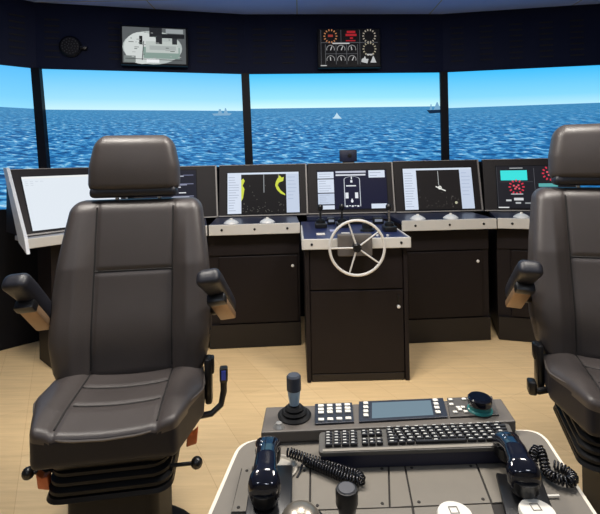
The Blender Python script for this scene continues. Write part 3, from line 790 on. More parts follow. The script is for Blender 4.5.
BACK_H = 0.675
def back_warp(p):
    """box coords (0.56 x 0.13 x 0.675) -> backrest; z measured from the bottom"""
    t = p.z + BACK_H / 2
    hw = interp(BACK_W, t)
    x = p.x * hw / 0.28
    front = max(0.0, min(1.0, (-p.y + 0.02) / 0.06))
    ax = abs(x)
    y = p.y
    y -= front * 0.045 * max(0.0, min(1.0, (ax - 0.145) / 0.06)) * min(1.0, max(0.0, (0.68 - t) / 0.25))
    y -= front * 0.014 * math.exp(-((t - 0.18) / 0.12) ** 2)
    g = groove(ax - 0.148)
    if ax < 0.15: g = max(g, groove(t - 0.405))
    y += front * g
    y += 0.20 + 0.125 * t + 0.04 * (t / 0.675) ** 2
    return (x, y, 0.575 + t)

HEAD_H = 0.25
def head_warp(p):
    t = p.z + HEAD_H / 2
    hw = interp([(0.0, 0.180), (0.05, 0.189), (0.12, 0.187), (0.20, 0.170), (0.25, 0.150)], t)
    x = p.x * hw / 0.19 * 0.965 - 0.012
    front = max(0.0, min(1.0, (-p.y + 0.01) / 0.05))
    y = p.y - front * 0.012 * math.sin(math.pi * t / HEAD_H) + front * 0.012 * (x / 0.19) ** 2
    if t < 0.035: y += front * 0.03 * (1 - t / 0.035)
    z = 1.268 + t
    return (x, y + 0.31 + 0.10 * t, z)

def seam(fn, pts, r=0.0022):
    mb = MB(); mb.tube([fn(Vector(p)) for p in pts], r, 6); return mb

def rrect(hx, hy, r, z, n=6, cx=0, cy=0):
    out = []
    for q, (sx, sy) in enumerate(((1, 1), (-1, 1), (-1, -1), (1, -1))):
        for k in range(n + 1):
            t = math.pi / 2 * (q + k / n)
            out.append((cx + sx * (hx - r) + r * math.cos(t), cy + sy * (hy - r) + r * math.sin(t), z))
    return out

def chair(loc, yaw, label, arms, s):
    e = empty('operator_chair', loc, yaw, label, 'chair', 'operator chairs')
    # pedestal
    mb = MB(); mb.lathe([(0, 0.0), (0.27, 0.0), (0.27, 0.012), (0.25, 0.02), (0.15, 0.03), (0, 0.03)], 36); mb.loft([rrect(0.14, 0.165, 0.04, 0.028), rrect(0.14, 0.165, 0.04, 0.372)]); mb.build('pedestal', mat('pedestal_black', (16, 16, 18), 0.6, spec=0.2), e)
    # suspension bellows
    mb = MB(); rings = []
    wide = 0.0 if s > 0 else 0.04
    zz = 0.392
    for k in range(4):
        f = 1 - k / 3.0
        hx, hy = 0.172 + 0.014 * f + wide, 0.185 + 0.014 * f
        rings += [rrect(hx - 0.014, hy - 0.014, 0.05, zz), rrect(hx, hy, 0.055, zz + 0.007), rrect(hx, hy, 0.055, zz + 0.017), rrect(hx - 0.014, hy - 0.014, 0.05, zz + 0.025)]
        zz += 0.026
    mb.loft(rings); mb.build('suspension_bellows', RUBBER, e)
    mb = MB(); mb.loft([rrect(0.18 + wide, 0.195, 0.05, 0.372), rrect(0.19 + wide, 0.205, 0.05, 0.380), rrect(0.186 + wide, 0.20, 0.05, 0.392)]); mb.build('base_plate', BLACKM, e)
    # seat cushion
    mb = MB(); mb.cushion((0.52, 0.46, 0.115), 0.020, 0.0085, seat_warp)
    mb.bm.normal_update()
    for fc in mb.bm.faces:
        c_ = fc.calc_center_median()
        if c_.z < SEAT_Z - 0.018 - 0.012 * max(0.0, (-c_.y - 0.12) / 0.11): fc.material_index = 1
    st = mb.build('seat', [LEATHER, SEATSHADE], e, angle=80)
    zt = 0.0575 + 0.002
    mb = MB()
    for sx in (-1, 1): mb.tube([seat_warp(Vector((sx * 0.15 * 0.26 / interp(SEAT_W, yy), yy, zt))) for yy in [0.20 - 0.4 * k / 24 for k in range(25)]], 0.003, 6)
    for yy in (0.045, -0.075): mb.tube([seat_warp(Vector((-0.138 + 0.276 * k / 16, yy, zt))) for k in range(17)], 0.003, 6)
    mb.build('seam', SEAM, st)
    # piping around the top edge: front and sides
    mb = MB(); pts = []
    for k in range(41):
        t = math.pi * k / 40
        pts.append((-0.2615 * (abs(math.cos(t)) ** 0.35) * (1 if math.cos(t) > 0 else -1), 0.19 - 0.4215 * (math.sin(t) ** 0.35), 0.044))
    mb.tube([seat_warp(Vector(p)) for p in pts], 0.004, 6); mb.build('piping', mat('taupe_piping', (74, 68, 64), 0.5), st)
    mb = MB(); mb.loft([rrect(0.18, 0.18, 0.05, 0.462), rrect(0.20, 0.195, 0.05, 0.50)]); mb.build('seat_pan', BLACKM, e)
    # backrest
    mb = MB(); mb.cushion((0.56, 0.13, BACK_H), 0.045, 0.0085, back_warp); bk = mb.build('backrest', LEATHER, e, angle=80)
    yf = -0.065 - 0.0015
    mb = MB()
    def hwt(t): return interp(BACK_W, t)
    for sx in (-1, 1): mb.tube([back_warp(Vector((sx * 0.148 * 0.28 / hwt(t), yf, t - BACK_H / 2))) for t in [0.05 + 0.60 * k / 30 for k in range(31)]], 0.003, 6)
    mb.tube([back_warp(Vector(((-0.146 + 0.292 * k / 16) * 0.28 / hwt(0.405), yf, 0.405 - BACK_H / 2))) for k in range(17)], 0.0034, 6)
    mb.build('seam', SEAM, bk)
    # headrest
    mb = MB(); mb.cushion((0.38, 0.11, HEAD_H), 0.045, 0.008, head_warp); hd = mb.build('headrest', LEATHER, e, angle=80)
    mb = MB(); mb.cushion((0.345, 0.085, 0.045), 0.02, 0.01, lambda p: (p.x - 0.012, p.y + 0.308, 1.283 + p.z)); mb.build('lower_pad', LEATHSIDE, hd, angle=80)
    for sx in (-1, 1):
        mb = MB(); mb.tube([(sx * 0.085, 0.318, 1.20), (sx * 0.085, 0.315, 1.29)], 0.008, 10); mb.build('headrest_post', CHROME, hd)
    # armrests
    for (rear, front) in arms:
        rv, fv = Vector(rear), Vector(front); dr = (fv - rv); L_ = dr.length + 0.045; dn = dr.normalized()
        xx = Vector((1, 0, 0)); xx = (xx - dn * xx.dot(dn)).normalized(); nn = xx.cross(dn) * -1
        if nn.y < 0 and nn.z < 0: nn = -nn
        if nn.z < 0: nn = -nn
        Mx = Matrix(((xx.x, dn.x, nn.x, (rv.x + fv.x) / 2), (xx.y, dn.y, nn.y, (rv.y + fv.y) / 2), (xx.z, dn.z, nn.z, (rv.z + fv.z) / 2), (0, 0, 0, 1)))
        mb = MB(); mb.cushion((0.088, L_, 0.066), 0.026, 0.009, lambda p: (p.x * (0.82 if p.y < 0 else 0.82 + 0.18 * min(1, p.y / (L_ / 2))), p.y, p.z - 0.012 * (p.y / (L_ / 2)) ** 2), M=Mx)
        ar = mb.build('armrest', LEATHSIDE, e, angle=80)
        mb = MB(); mb.box((0, -0.075, -0.042), (0.062, 0.15, 0.03), M=Mx, bevel=0.008); mb.build('arm_bracket', ARMREFLECT, ar)
        mb = MB(); mb.box((0, 0.015, -0.044), (0.068, 0.04, 0.036), M=Mx, bevel=0.008); mb.build('arm_latch', BLACKP, ar)
        pv = Vector((math.copysign(0.255, rv.x), 0.235, rv.z - 0.03))
        mb = MB(); mb.tube([Mx @ Vector((0, -L_ / 2 + 0.06, -0.03)), (rv + pv) / 2 + Vector((0, 0.02, -0.03)), pv], [0.022, 0.022, 0.026], 12); mb.build('arm_hinge', BLACKM, ar)
    # height levers with ball knobs and orange tabs
    for (sx, yb, zb) in ((-1, -0.115, 0.428), (1, -0.150, 0.425))[0 if s > 0 else 1:]:
        mb = MB(); mb.tube([(sx * 0.16, yb, zb), (sx * 0.255, yb, zb)], 0.006, 8); lv = mb.build('lever', BLACKM, e)
        mb = MB(); mb.lathe([(0.019 * math.sin(math.pi * k / 10), -0.019 * math.cos(math.pi * k / 10)) for k in range(11)], 18, T(sx * 0.262, yb, zb)); mb.build('ball_knob', BLACKP, lv)
    for (sx, yb, zb, kx) in ((-1, -0.16, 0.425, 0.222), (1, -0.09, 0.47, 0.262))[0 if s > 0 else 1:]:
        mb = MB(); mb.prism([(sx * (kx - 0.04), yb, zb - 0.03), (sx * (kx - 0.005), yb, zb - 0.022), (sx * kx, yb, zb + 0.026), (sx * (kx - 0.018), yb, zb + 0.010), (sx * (kx - 0.035), yb, zb + 0.014)], (0, 0.03, 0), bevel=0.004); mb.build('orange_tab', ORANGE, e)
    # tilt mechanism at the inner side: slotted bar, curved stalk with a label
    q = s
    mb = MB(); mb.box((q * 0.288, 0.10, 0.575), (0.028, 0.06, 0.17), bevel=0.01); mb.box((q * 0.30, 0.10, 0.63), (0.02, 0.04, 0.06), bevel=0.006); mb.build('recliner_cover', BLACKP, e)
    if s > 0:
        mb = MB(); mb.tube([(q * 0.24, 0.03, 0.475), (q * 0.30, 0.035, 0.478), (q * 0.335, 0.05, 0.50), (q * 0.345, 0.06, 0.545), (q * 0.345, 0.065, 0.60)], [0.011, 0.011, 0.011, 0.012, 0.013], 10); ls = mb.build('buckle_stalk', BLACKP, e)
        mb = MB(); mb.box((q * 0.346, 0.065, 0.605), (0.03, 0.035, 0.055), bevel=0.007); mb.build('buckle', BLACKP, ls)
        mb = MB(); mb.box((q * 0.346, 0.0465, 0.608), (0.016, 0.003, 0.034)); mb.build('buckle_label', LABELBLUE, ls, smooth=False)
    else:
        mb = MB(); mb.tube([(q * 0.27, 0.06, 0.50), (q * 0.30, 0.05, 0.495), (q * 0.335, 0.05, 0.50)], 0.012, 10); mb.box((q * 0.325, 0.04, 0.515), (0.03, 0.05, 0.05), bevel=0.008); mb.build('adjuster_foot', BLACKP, e)
    return e

chair((-0.635, 1.575, 0), R(8), 'brown-black leather operator chair in front of the white wing monitor, whole seat showing',
      [((-0.315, 0.17, 0.845), (-0.34, 0.01, 1.01)), ((0.36, 0.13, 0.85), (0.305, -0.05, 1.005))], 1)
chair((1.16, 1.575, 0.01), R(-17), 'brown-black leather operator chair cut off by the right edge',
      [((-0.365, 0.13, 0.85), (-0.335, -0.03, 0.985)), ((0.40, 0.13, 0.86), (0.40, -0.06, 1.01))], -1)

# ------------------------------------------------------------------ foreground control desk
DZ = 0.75
DA = R(2.0)
c_fl, c_fr = on(240, 439, DZ), on(541, 428, DZ)
c_nl, c_nr = on(206, 517, DZ), on(600, 517, DZ)
def ext(a, b, y):   # continue an edge towards the operator
    t = (y - a.y) / (b.y - a.y); return a + (b - a) * t
c_nl, c_nr = ext(c_fl, c_nl, 0.50), ext(c_fr, c_nr, 0.50)
desk = empty('control_desk', ((c_fl.x + c_fr.x) / 2, 0.78, 0), 0.0, 'taupe metal control desk with rounded white-edged top in the foreground', 'desk')
do_ = desk.location.copy()
def rounded(poly, rads, n=8):
    out = []; N = len(poly)
    for i, p in enumerate(poly):
        r = rads[i]
        if r <= 0: out.append(Vector(p)); continue
        a = (poly[i - 1] - p).normalized(); b = (poly[(i + 1) % N] - p).normalized()
        for k in range(n + 1):
            t = k / n
            out.append(p + a * r * (1 - t) ** 2 + b * r * t ** 2)
    return out
quad = [Vector((p.x, p.y, 0)) - Vector((do_.x, do_.y, 0)) for p in (c_nl, c_nr, c_fr, c_fl)]
top = rounded(quad, [0.02, 0.02, 0.05, 0.05])
cen = sum((v for v in quad), Vector()) / 4
mb = MB(); mb.prism([v + Vector((0, 0, DZ - 0.03)) for v in top], (0, 0, 0.0275)); mb.build('edge_trim', mat('cream_edge_trim', (222, 214, 198), 0.45), desk, smooth=False)
inn = [cen + (v - cen) * 0.977 for v in top]
mb = MB(); mb.prism([v + Vector((0, 0, DZ - 0.02)) for v in inn], (0, 0, 0.02)); mb.build('top', DESKGREY, desk, smooth=False)
inb = [cen + (v - cen) * 0.9 for v in quad]
mb = MB(); mb.prism([v + Vector((0, 0, 0.004)) for v in inb], (0, 0, DZ - 0.034)); mb.build('pedestal', mat('desk_pedestal', (84, 78, 72), 0.5), desk, smooth=False)
# recessed field and its panel plates
def dl(px, py, z): return on(px, py, z) - do_
def plate(c4, z=DZ, name='panel_plate', th=0.003, shrink=0.0008, screws=True):
    p = [dl(px, py, z) for px, py in c4]; c = sum(p, Vector()) / 4
    q = [v + (c - v).normalized() * shrink for v in p]
    mb = MB(); mb.prism([v + Vector((0, 0, 0.0012)) for v in q], (0, 0, th), bevel=0.0008); o = mb.build(name, PLATE, desk, smooth=False)
    if screws:
        for v in q:
            w_ = v + (c - v) * 0.16
            s = MB(); s.lathe([(0, 0), (0.0035, 0), (0.003, 0.0012), (0, 0.0014)], 10, T(w_.x, w_.y, w_.z + th + 0.001)); s.build('screw', GAP, o)
    return o
fld = [dl(px, py, DZ) for px, py in ((241.3, 468.9), (506.5, 463.4), (522, 530), (226, 535))]
mb = MB(); mb.prism(fld, (0, 0, 0.001)); mb.build('panel_recess', GAP, desk, smooth=False)
plate([(242, 469.5), (310, 469.3), (309.3, 512), (231, 514)])
plate([(311, 470), (388, 467.5), (389.3, 509.5), (310.6, 512)])
plate([(389.4, 467.4), (404, 467), (412, 508.4), (390.6, 509.6)], screws=False)
plate([(405.2, 467), (475.4, 464.8), (491, 505), (413.2, 508.4)])
plate([(476.8, 464.6), (506, 464), (524, 503), (492.4, 505)], screws=False)
plate([(413.4, 509.4), (491.4, 505.8), (501, 536), (418, 541)], screws=False)
plate([(310, 513), (412, 509.4), (416.5, 541), (308, 544)], screws=False)

# raised strip at the far edge
SZ = 0.778
st4 = [on(261, 432.5, SZ), on(516, 421, SZ), on(501, 398.5, SZ), on(266, 407, SZ)]
strip = empty('instrument_strip', ((st4[0] + st4[1] + st4[2] + st4[3]) / 4) * 1.0, 0, 'narrow grey instrument strip with keypads and small screen behind the keyboard', 'control panel')
strip.location.z = 0.0
so_ = strip.location.copy()
mb = MB(); mb.prism([Vector((v.x - so_.x, v.y - so_.y, SZ - 0.026)) for v in st4], (0, 0, 0.026), bevel=0.003); mb.build('panel', STRIPM, strip, smooth=False)
mb = MB(); cx4 = [Vector((v.x - so_.x, v.y - so_.y, 0)) * 0.86 for v in st4]; mb.b6(-0.22, 0.22, 0.012, 0.042, 0.004, SZ - 0.028); mb.build('support', PLINTH, strip, smooth=False)
def sl(px, py, z=SZ): 
    p = on(px, py, z); return Vector((p.x - so_.x, p.y - so_.y, z))
def subpanel(c4, m_, name, th=0.004):
    mb = MB(); mb.prism([sl(*c) + Vector((0, 0, 0.0005)) for c in c4], (0, 0, th), bevel=0.001); return mb.build(name, m_, strip, smooth=False)
def quad_lerp(c4, u, v):
    bl, br_, tr, tl = [Vector(c) for c in c4]
    p = (bl * (1 - u) + br_ * u) * (1 - v) + (tl * (1 - u) + tr * u) * v
    return p.x, p.y
def keys_on(c4, cells, m_, parent, z0=SZ + 0.0045, th=0.004, name='key', sw=0.011, sd=0.009):
    mb = MB()
    for (u, v) in cells:
        x, y = quad_lerp(c4, u, v); p = sl(x, y)
        mb.box((p.x, p.y, z0 + th / 2), (sw, sd, th), M=None, bevel=0.0012)
    return mb.build(name, m_, parent, smooth=False)
kp = [(315, 425.5), (354, 423.5), (352, 404), (315, 405.5)]
o = subpanel(kp, PANELBLK, 'keypad')
mb_cells = [(0.16 + 0.235 * c, v) for c in range(4) for v in (0.84, 0.66, 0.5)] + [(0.16 + 0.235 * c, 0.14) for c in range(4)]
keys_on(kp, mb_cells, WHITEP, o, sw=0.014, sd=0.010, name='keys')
lc = [(359, 423.5), (448, 418.5), (443, 399.5), (359, 403)]
o = subpanel(lc, PANELBLK, 'display_unit')
mb = MB(); mb.prism([sl(*c) + Vector((0, 0, 0.0048)) for c in ((372, 420.5), (433.5, 417), (430.5, 402.5), (372, 405))], (0, 0, 0.001)); mb.build('small_screen', glow((128, 152, 166), 0.8), o, smooth=False)
keys_on(lc, [(0.08, v) for v in (0.85, 0.65, 0.45, 0.25)], WHITEP, o, sw=0.012, sd=0.011, name='keys')
keys_on(lc, [(0.90, v) for v in (0.85, 0.65, 0.45, 0.22)], WHITEP, o, sw=0.012, sd=0.011, name='keys')
rp = [(450, 418.5), (499, 416), (492, 397.5), (447, 399.5)]
o = subpanel(rp, mat('dark_taupe_panel', (78, 74, 70), 0.45), 'knob_panel')
keys_on(rp, [(0.07, v) for v in (0.85, 0.6)] + [(0.36, 0.85)], WHITEP, o, sw=0.010, sd=0.008, name='keys')
keys_on(rp, [(0.12 + 0.11 * k, 0.18 + 0.12 * (k % 2)) for k in range(5)] + [(0.62 + 0.1 * k, 0.2) for k in range(3)] + [(0.2, 0.42), (0.3, 0.42), (0.74, 0.38), (0.82, 0.5)], WHITEP, o, sw=0.010, sd=0.008, name='keys')
p = sl(480, 411.5)
mb = MB(); mb.lathe([(0, 0), (0.030, 0), (0.029, 0.003), (0.0255, 0.005), (0.0255, 0.016), (0, 0.016)], 28, T(p.x, p.y, SZ + 0.004)); kn = mb.build('dial', TEAL, strip)
mb = MB(); mb.lathe([(0, 0), (0.028, 0), (0.029, 0.003), (0.028, 0.014), (0.025, 0.017), (0, 0.017)], 28, T(p.x, p.y, SZ + 0.0195)); mb.build('dial_cap', GLOSSBLK, kn)
p = sl(279, 427)
mb = MB(); mb.lathe([(0, 0), (0.014, 0), (0.012, 0.004), (0.008, 0.007), (0.007, 0.010), (0, 0.011)], 18, T(p.x, p.y, SZ)); mb.build('silver_button', mat('dull_silver', (150, 148, 144), 0.35, 0.4), strip)
# joystick on the strip
p = sl(294.5, 415.5)
mb = MB(); mb.lathe([(0, 0), (0.040, 0), (0.041, 0.003), (0.036, 0.007), (0.029, 0.007), (0.031, 0.011), (0.027, 0.015), (0.021, 0.015), (0.023, 0.019), (0.018, 0.024), (0.012, 0.025), (0.011, 0.030), (0, 0.030)], 28, T(p.x, p.y, SZ)); js = mb.build('joystick', RUBBER, strip)
mb = MB(); mb.lathe([(0, 0.0), (0.011, 0), (0.0155, 0.034), (0.0165, 0.040), (0, 0.040)], 18, T(p.x, p.y, SZ + 0.024)); mb.build('stick', STICKBLUE, js)
mb = MB(); mb.lathe([(0, 0.0), (0.0175, 0), (0.0175, 0.032), (0.014, 0.036), (0, 0.036)], 20, T(p.x, p.y, SZ + 0.0635)); mb.build('grip', mat('slate_grip', (52, 58, 70), 0.5), js)

# keyboard
KZ = 0.792
k4 = [on(318.5, 452, KZ), on(519, 445.5, KZ), on(509, 422, KZ), on(319, 431, KZ)]
kbd = empty('keyboard', (k4[0].x, k4[0].y, DZ), 0, 'long black-keyed keyboard with grey palm edge on the desk', 'keyboard')
ko = kbd.location.copy()
kk = [Vector((v.x - ko.x, v.y - ko.y, 0)) for v in k4]
mb = MB(); rk = rounded(kk, [0.012] * 4, 5); mb.prism([v + Vector((0, 0, 0.031)) for v in rk], (0, 0, 0.009), bevel=0.002); mb.build('body', KEYBASE, kbd, smooth=False)
mb = MB(); ck = sum(kk, Vector()) / 4; mb.prism([ck + (v - ck) * 0.975 + Vector((0, 0.0, 0.006)) for v in kk], (0, 0, 0.0255)); mb.build('underside', mat('navy_underside', (22, 24, 44), 0.5), kbd, smooth=False)
def kq(u, v):
    return (kk[0] * (1 - u) + kk[1] * u) * (1 - v) + (kk[3] * (1 - u) + kk[2] * u) * v
caps = MB(); leg = MB()
ux = (kk[1] - kk[0]); kw = ux.length; ang = math.atan2(ux.y, ux.x)
vy = (kk[3] - kk[0]).length
def key(u0, u1, v, hv=0.118, z=0.0405):
    p = kq((u0 + u1) / 2, v); w_ = (u1 - u0) * kw - 0.0022
    Mk = T(p.x, p.y, z) @ RZ(ang)
    caps.box((0, 0, 0.003), (w_, hv * vy - 0.0018, 0.006), M=Mk, bevel=0.001, seg=1)
    leg.box((-w_ * 0.1, 0.001, 0.0064), (min(w_ * 0.45, 0.008), hv * vy * 0.32, 0.0006), M=Mk)
rows = [0.27, 0.405, 0.54, 0.675, 0.81]
for ri, v in enumerate(rows):
    for c in range(4): key(0.03 + 0.042 * c, 0.03 + 0.042 * (c + 1), v)
    for c in range(3):
        if ri in (0, 1, 3, 4): key(0.215 + 0.037 * c, 0.215 + 0.037 * (c + 1), v)
    off = 0.34 + (0.014 * ri if ri < 4 else 0.0)
    if ri == 0:
        for (a_, b_) in ((0.345, 0.40), (0.40, 0.44), (0.44, 0.485), (0.485, 0.75), (0.75, 0.80), (0.80, 0.845), (0.845, 0.90), (0.90, 0.95)): key(a_, b_, v)
    else:
        s0 = 0.345 + 0.04 + 0.008 * (4 - ri)
        key(0.345, s0, v)
        x = s0
        while x + 0.042 < 0.93: key(x, x + 0.042, v); x += 0.042
        key(x, 0.975, v)
for c in range(13):
    x = 0.345 + 0.0475 * c; key(x, x + 0.043, 0.925, 0.075)
caps.build('keys', KEYCAP, kbd, smooth=False)
leg.build('key_legends', LEGEND, kbd, smooth=False)
mb = MB(); a0, a1, a2, a3 = kq(0.02, 0.03), kq(0.97, 0.03), kq(0.97, 0.13), kq(0.02, 0.13)
mb.prism([v + Vector((0, 0, 0.0395)) for v in (a0, a1, a2, a3)], (0, 0, 0.002)); mb.build('palm_edge', mat('palm_edge_grey', (142, 136, 126), 0.45), kbd, smooth=False)

# telephone handsets with cradles and coiled cords
def handset(label, Fp, Np, cup_silver):
    """Fp, Np: world points of the far and near end of the handset"""
    e = empty('telephone_handset', (Np.x, Np.y, DZ), 0, label, 'telephone', 'telephone handsets on the desk')
    o0 = Vector(e.location)
    f, n = Fp - o0, Np - o0
    ax = (f - n); L_ = ax.length; ax.normalize(); side = Vector((0, 0, 1)).cross(ax).normalized(); up = ax.cross(side)
    if up.z < 0: up = -up
    rings = []; N = 26
    prof = [(-0.20, 0.004, 0.004, 0.0), (-0.185, 0.020, 0.014, 0.0), (-0.14, 0.031, 0.024, 0.0), (-0.05, 0.036, 0.028, 0.002), (0.06, 0.034, 0.026, 0.008), (0.20, 0.027, 0.018, 0.016), (0.5, 0.024, 0.015, 0.022), (0.78, 0.025, 0.016, 0.016), (0.92, 0.029, 0.021, 0.008), (1.04, 0.032, 0.024, 0.003), (1.12, 0.028, 0.021, 0.001), (1.18, 0.017, 0.013, 0.0), (1.20, 0.004, 0.004, 0.0)]
    prof = [(q[0], q[1] * 0.86, q[2] * 0.9, q[3]) for q in prof]
    for i in range(N * 2 + 1):
        t = prof[0][0] + (prof[-1][0] - prof[0][0]) * i / (N * 2)
        rx = interp([(q[0], q[1]) for q in prof], t); rz = interp([(q[0], q[2]) for q in prof], t); hh = interp([(q[0], q[3]) for q in prof], t)
        c = n + ax * (t * L_) + up * hh
        rings.append([c + side * rx * math.copysign(abs(math.cos(a)) ** 0.75, math.cos(a)) + up * rz * math.copysign(abs(math.sin(a)) ** 0.75, math.sin(a)) for a in [2 * math.pi * k / 24 for k in range(24)]])
    mb = MB(); mb.loft(rings); g = mb.build('handle', GLOSSBLK, e, angle=70)
    Mq = Matrix(((side.x, ax.x, up.x, 0), (side.y, ax.y, up.y, 0), (side.z, ax.z, up.z, 0), (0, 0, 0, 1)))
    for (c, nm) in ((n, 'mouthpiece'), (f, 'earpiece')):
        mb = MB(); mb.lathe([(0, -0.026), (0.022, -0.026), (0.026, -0.020), (0.027, 0.0), (0, 0.0)], 24, T(*c) @ Mq); mb.build(nm, BLACKP, e)
    for (t, s_) in ((0.86, 1), (0.72, 1)):
        c = n + ax * (t * L_) + up * (interp([(q[0], q[3]) for q in prof], t) + interp([(q[0], q[2]) for q in prof], t) - 0.001) + side * 0.012
        mb = MB(); mb.lathe([(0, 0), (0.003, 0), (0.002, 0.0015), (0, 0.002)], 10, T(*c)); mb.build('screw', CHROME, g)
    return e
FL, NL = on(268, 449, 0.798), on(264.5, 488, 0.792)
handset('glossy black telephone handset lying at the left of the keyboard', FL, NL, True)
FR, NR = on(507, 444, 0.800), on(523.5, 477, 0.796)
handset('glossy black telephone handset lying over the right end of the keyboard', FR, NR, False)
def cradle(label, Fp, Np, silver):
    mid = (Fp + Np) / 2
    e = empty('handset_cradle', (mid.x, mid.y, DZ), 0, label, 'cradle', 'handset cradles')
    d_ = (Fp - Np); ang = math.atan2(d_.y, d_.x) - math.pi / 2
    M = RZ(ang); hl_ = d_.length / 2
    mb = MB(); mb.box((0.008, -0.01, 0.0065), (0.085, 2 * hl_ + 0.04, 0.011), M=M, bevel=0.004); mb.build('base_plate', BLACKP, e)
    if silver:
        c = Fp - Vector(e.location)
        mb = MB(); mb.lathe([(0, 0.0), (0.037, 0.0), (0.040, 0.006), (0.040, 0.0), (0.040, 0.0)][:2] + [(0.041, 0.007), (0.037, 0.007), (0.033, 0.003), (0.0, 0.003)], 28, T(c.x + 0.020, c.y + 0.008, 0.0012)); mb.build('silver_cup', mat('grey_cup', (196, 190, 178), 0.3, 0.4), e)
    return e
cradle('flat black cradle plate under the left telephone handset', FL + Vector((0.0, -0.005, 0)), NL, True)
cradle('flat black cradle plate under the right telephone handset', FR + (NR - FR) * 0.5, NR + Vector((-0.02, -0.05, 0)), False)
def coil(label, pts, R_=0.0085, r_=0.0022, pitch=0.0062, straight=()):
    P = [Vector(p) for p in pts]
    # resample a Catmull-Rom spline
    S = []
    for i in range(len(P) - 1):
        p0, p1, p2, p3 = P[max(i - 1, 0)], P[i], P[i + 1], P[min(i + 2, len(P) - 1)]
        for k in range(24):
            t = k / 24
            S.append(0.5 * ((2 * p1) + (p2 - p0) * t + (2 * p0 - 5 * p1 + 4 * p2 - p3) * t * t + (3 * p1 - p0 - 3 * p2 + p3) * t ** 3))
    S.append(P[-1])
    e = empty('coiled_cord', (S[0].x, S[0].y, DZ), 0, label, 'cord', 'coiled telephone cords')
    o0 = Vector(e.location)
    pth = []; ph = 0.0
    nrm = Vector((0, 0, 1))
    for a_, b_ in zip(S, S[1:]):
        t = (b_ - a_); l_ = t.length
        if l_ < 1e-7: continue
        t.normalize(); nn = (nrm - t * nrm.dot(t)).normalized(); bn = t.cross(nn)
        steps = max(1, int(l_ / pitch * 12))
        for k in range(steps):
            q = a_ + (b_ - a_) * (k / steps)
            ang = ph + 2 * math.pi * (l_ * k / steps) / pitch
            pth.append(q - o0 + (nn * math.cos(ang) + bn * math.sin(ang)) * R_)
        ph += 2 * math.pi * l_ / pitch
    mb = MB(); mb.tube(pth, r_, 6); mb.build('coil', mat('cord_black', (22, 22, 26), 0.22), e, angle=80)
    for s in straight:
        mb = MB(); mb.tube([Vector(p) - o0 for p in s], 0.0026, 8); mb.build('cord_tail', MATS['cord_black'], e)
    return e
cz = DZ + 0.015
coil('black coiled cord stretched from the left handset across the desk', [on(288, 452, cz + 0.01), on(305, 458, cz + 0.006), on(322, 463, cz + 0.002), on(344, 470.5, cz), on(358, 475, cz), on(360, 481, cz), on(348, 479, cz), on(330, 471, cz), on(306, 461, cz)],
     straight=[[on(306, 461, cz), on(302, 465, cz), on(300, 472, DZ + 0.006), on(297, 478, DZ + 0.004)]])
coil('black coiled cord looped to the right of the right handset', [on(533, 468, cz), on(533, 456, cz + 0.015), on(539, 449, cz + 0.02), on(543, 458, cz + 0.015), on(547, 472, cz), on(556, 478, cz), on(569, 482, cz), on(573, 477, cz), on(565, 470, cz), on(553, 465, cz)])
# lever knob, trackball dome and white caps at the near edge
p = on(347.5, 534, DZ)
lk = empty('knobbed_lever', p, 0, 'black cylindrical lever knob standing in front of the keyboard', 'lever')
mb = MB(); mb.lathe([(0, 0.001), (0.022, 0.001), (0.020, 0.008), (0.010, 0.010), (0.009, 0.05), (0, 0.05)], 22); mb.build('stem', BLACKM, lk)
mb = MB(); mb.lathe([(0, 0.028), (0.013, 0.028), (0.017, 0.048), (0.0195, 0.054), (0.0195, 0.076), (0.018, 0.079), (0, 0.080)], 24); kb = mb.build('knob', BLACKP, lk)
mb = MB(); mb.lathe([(0, 0.0795), (0.015, 0.0795), (0.014, 0.081), (0, 0.081)], 22); mb.build('knob_cap', mat('knob_cap_grey', (84, 84, 88), 0.35), kb)
p = on(301, 528, DZ)
tb = empty('trackball', p, 0, 'silver-brown dome-shaped trackball at the near edge of the desk', 'trackball')
mb = MB(); mb.lathe([(0, 0.001), (0.046, 0.001), (0.046, 0.006), (0.040, 0.010), (0, 0.010)], 28); mb.build('ring', BLACKM, tb)
mb = MB(); mb.lathe([(0.037 * math.cos(math.pi / 2 * k / 10), 0.009 + 0.030 * math.sin(math.pi / 2 * k / 10)) for k in range(11)], 28); mb.build('ball', mat('satin_bronze', (150, 142, 130), 0.3, 0.7), tb)
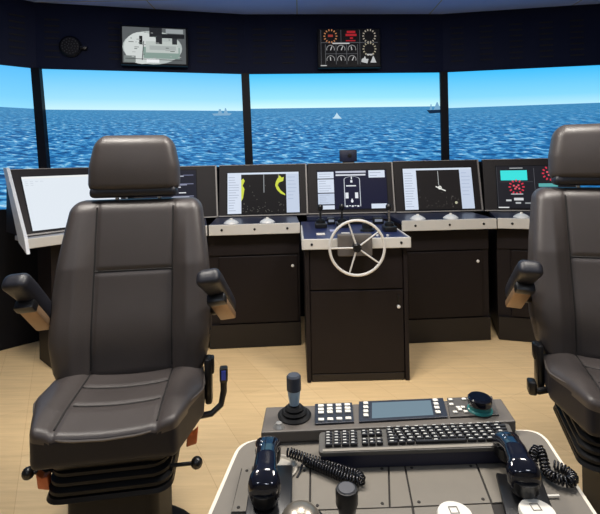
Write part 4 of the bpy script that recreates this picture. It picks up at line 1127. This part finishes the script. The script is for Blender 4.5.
for (px, py, lab) in ((455.5, 525, 'white round cap with square mark, in front of the keyboard middle'), (538, 522, 'white round cap with square mark, touching the right handset cradle')):
    p = on(px, py, DZ)
    wc = empty('round_cap', p, 0, lab, 'cap', 'white round caps')
    mb = MB(); mb.lathe([(0, 0.0042), (0.0315, 0.0042), (0.0315, 0.016), (0.0295, 0.020), (0, 0.021)], 32); mb.build('disc', WHITEP, wc)
    mb = MB(); z = 0.0212
    for (x0, y0, x1, y1) in ((-0.008, 0.008, 0.008, 0.0095), (-0.008, -0.006, -0.0065, 0.008), (0.0065, -0.006, 0.008, 0.008), (-0.008, -0.007, 0.008, -0.0055)): mb.b6(x0, x1, y0 + 0.006, y1 + 0.006, z - 0.0006, z + 0.0004)
    mb.build('square_mark', mat('mark_grey', (110, 106, 100), 0.6), wc, smooth=False)
p = on(545, 498.5, DZ)
mb = MB(); lbx = empty('label_strip', p, DA, 'thin pale label strip stuck below the right handset', 'label')
mb.box((0, 0, 0.0048), (0.055, 0.004, 0.0016)); mb.build('strip', WHITEP, lbx, smooth=False)

# ------------------------------------------------------------------ ceiling lamps over chairs and floor, added fill lamps behind the viewer
lamp_labels = ['square ceiling lamp over the left chair', 'square ceiling lamp over the right chair', 'square ceiling lamp over the floor between chairs and helm', 'added square fill lamp just behind the viewer at left', 'added square fill lamp just behind the viewer at right', 'added square fill lamp far behind the viewer']
DIFF = mat('lamp_diffuser', (240, 236, 226), 0.5)
DIFF.node_tree.nodes['Principled BSDF'].inputs['Emission Color'].default_value = (1, 0.9, 0.76, 1)
DIFF.node_tree.nodes['Principled BSDF'].inputs['Emission Strength'].default_value = 4.0
for (lx, ly, _e), lb in zip(LAMPS, lamp_labels):
    e = empty('ceiling_or_fill_lamp', (lx, ly, CEIL), 0, lb, 'ceiling light', 'ceiling lamps')
    mb = MB()
    for (x0, x1, y0, y1) in ((-0.21, 0.21, -0.21, -0.185), (-0.21, 0.21, 0.185, 0.21), (-0.21, -0.185, -0.185, 0.185), (0.185, 0.21, -0.185, 0.185)): mb.b6(x0, x1, y0, y1, -0.026, -0.0005)
    mb.build('frame', WHITEP, e, smooth=False)
    mb = MB(); mb.b6(-0.184, 0.184, -0.184, 0.184, -0.012, -0.004); mb.build('diffuser', DIFF, e, smooth=False)
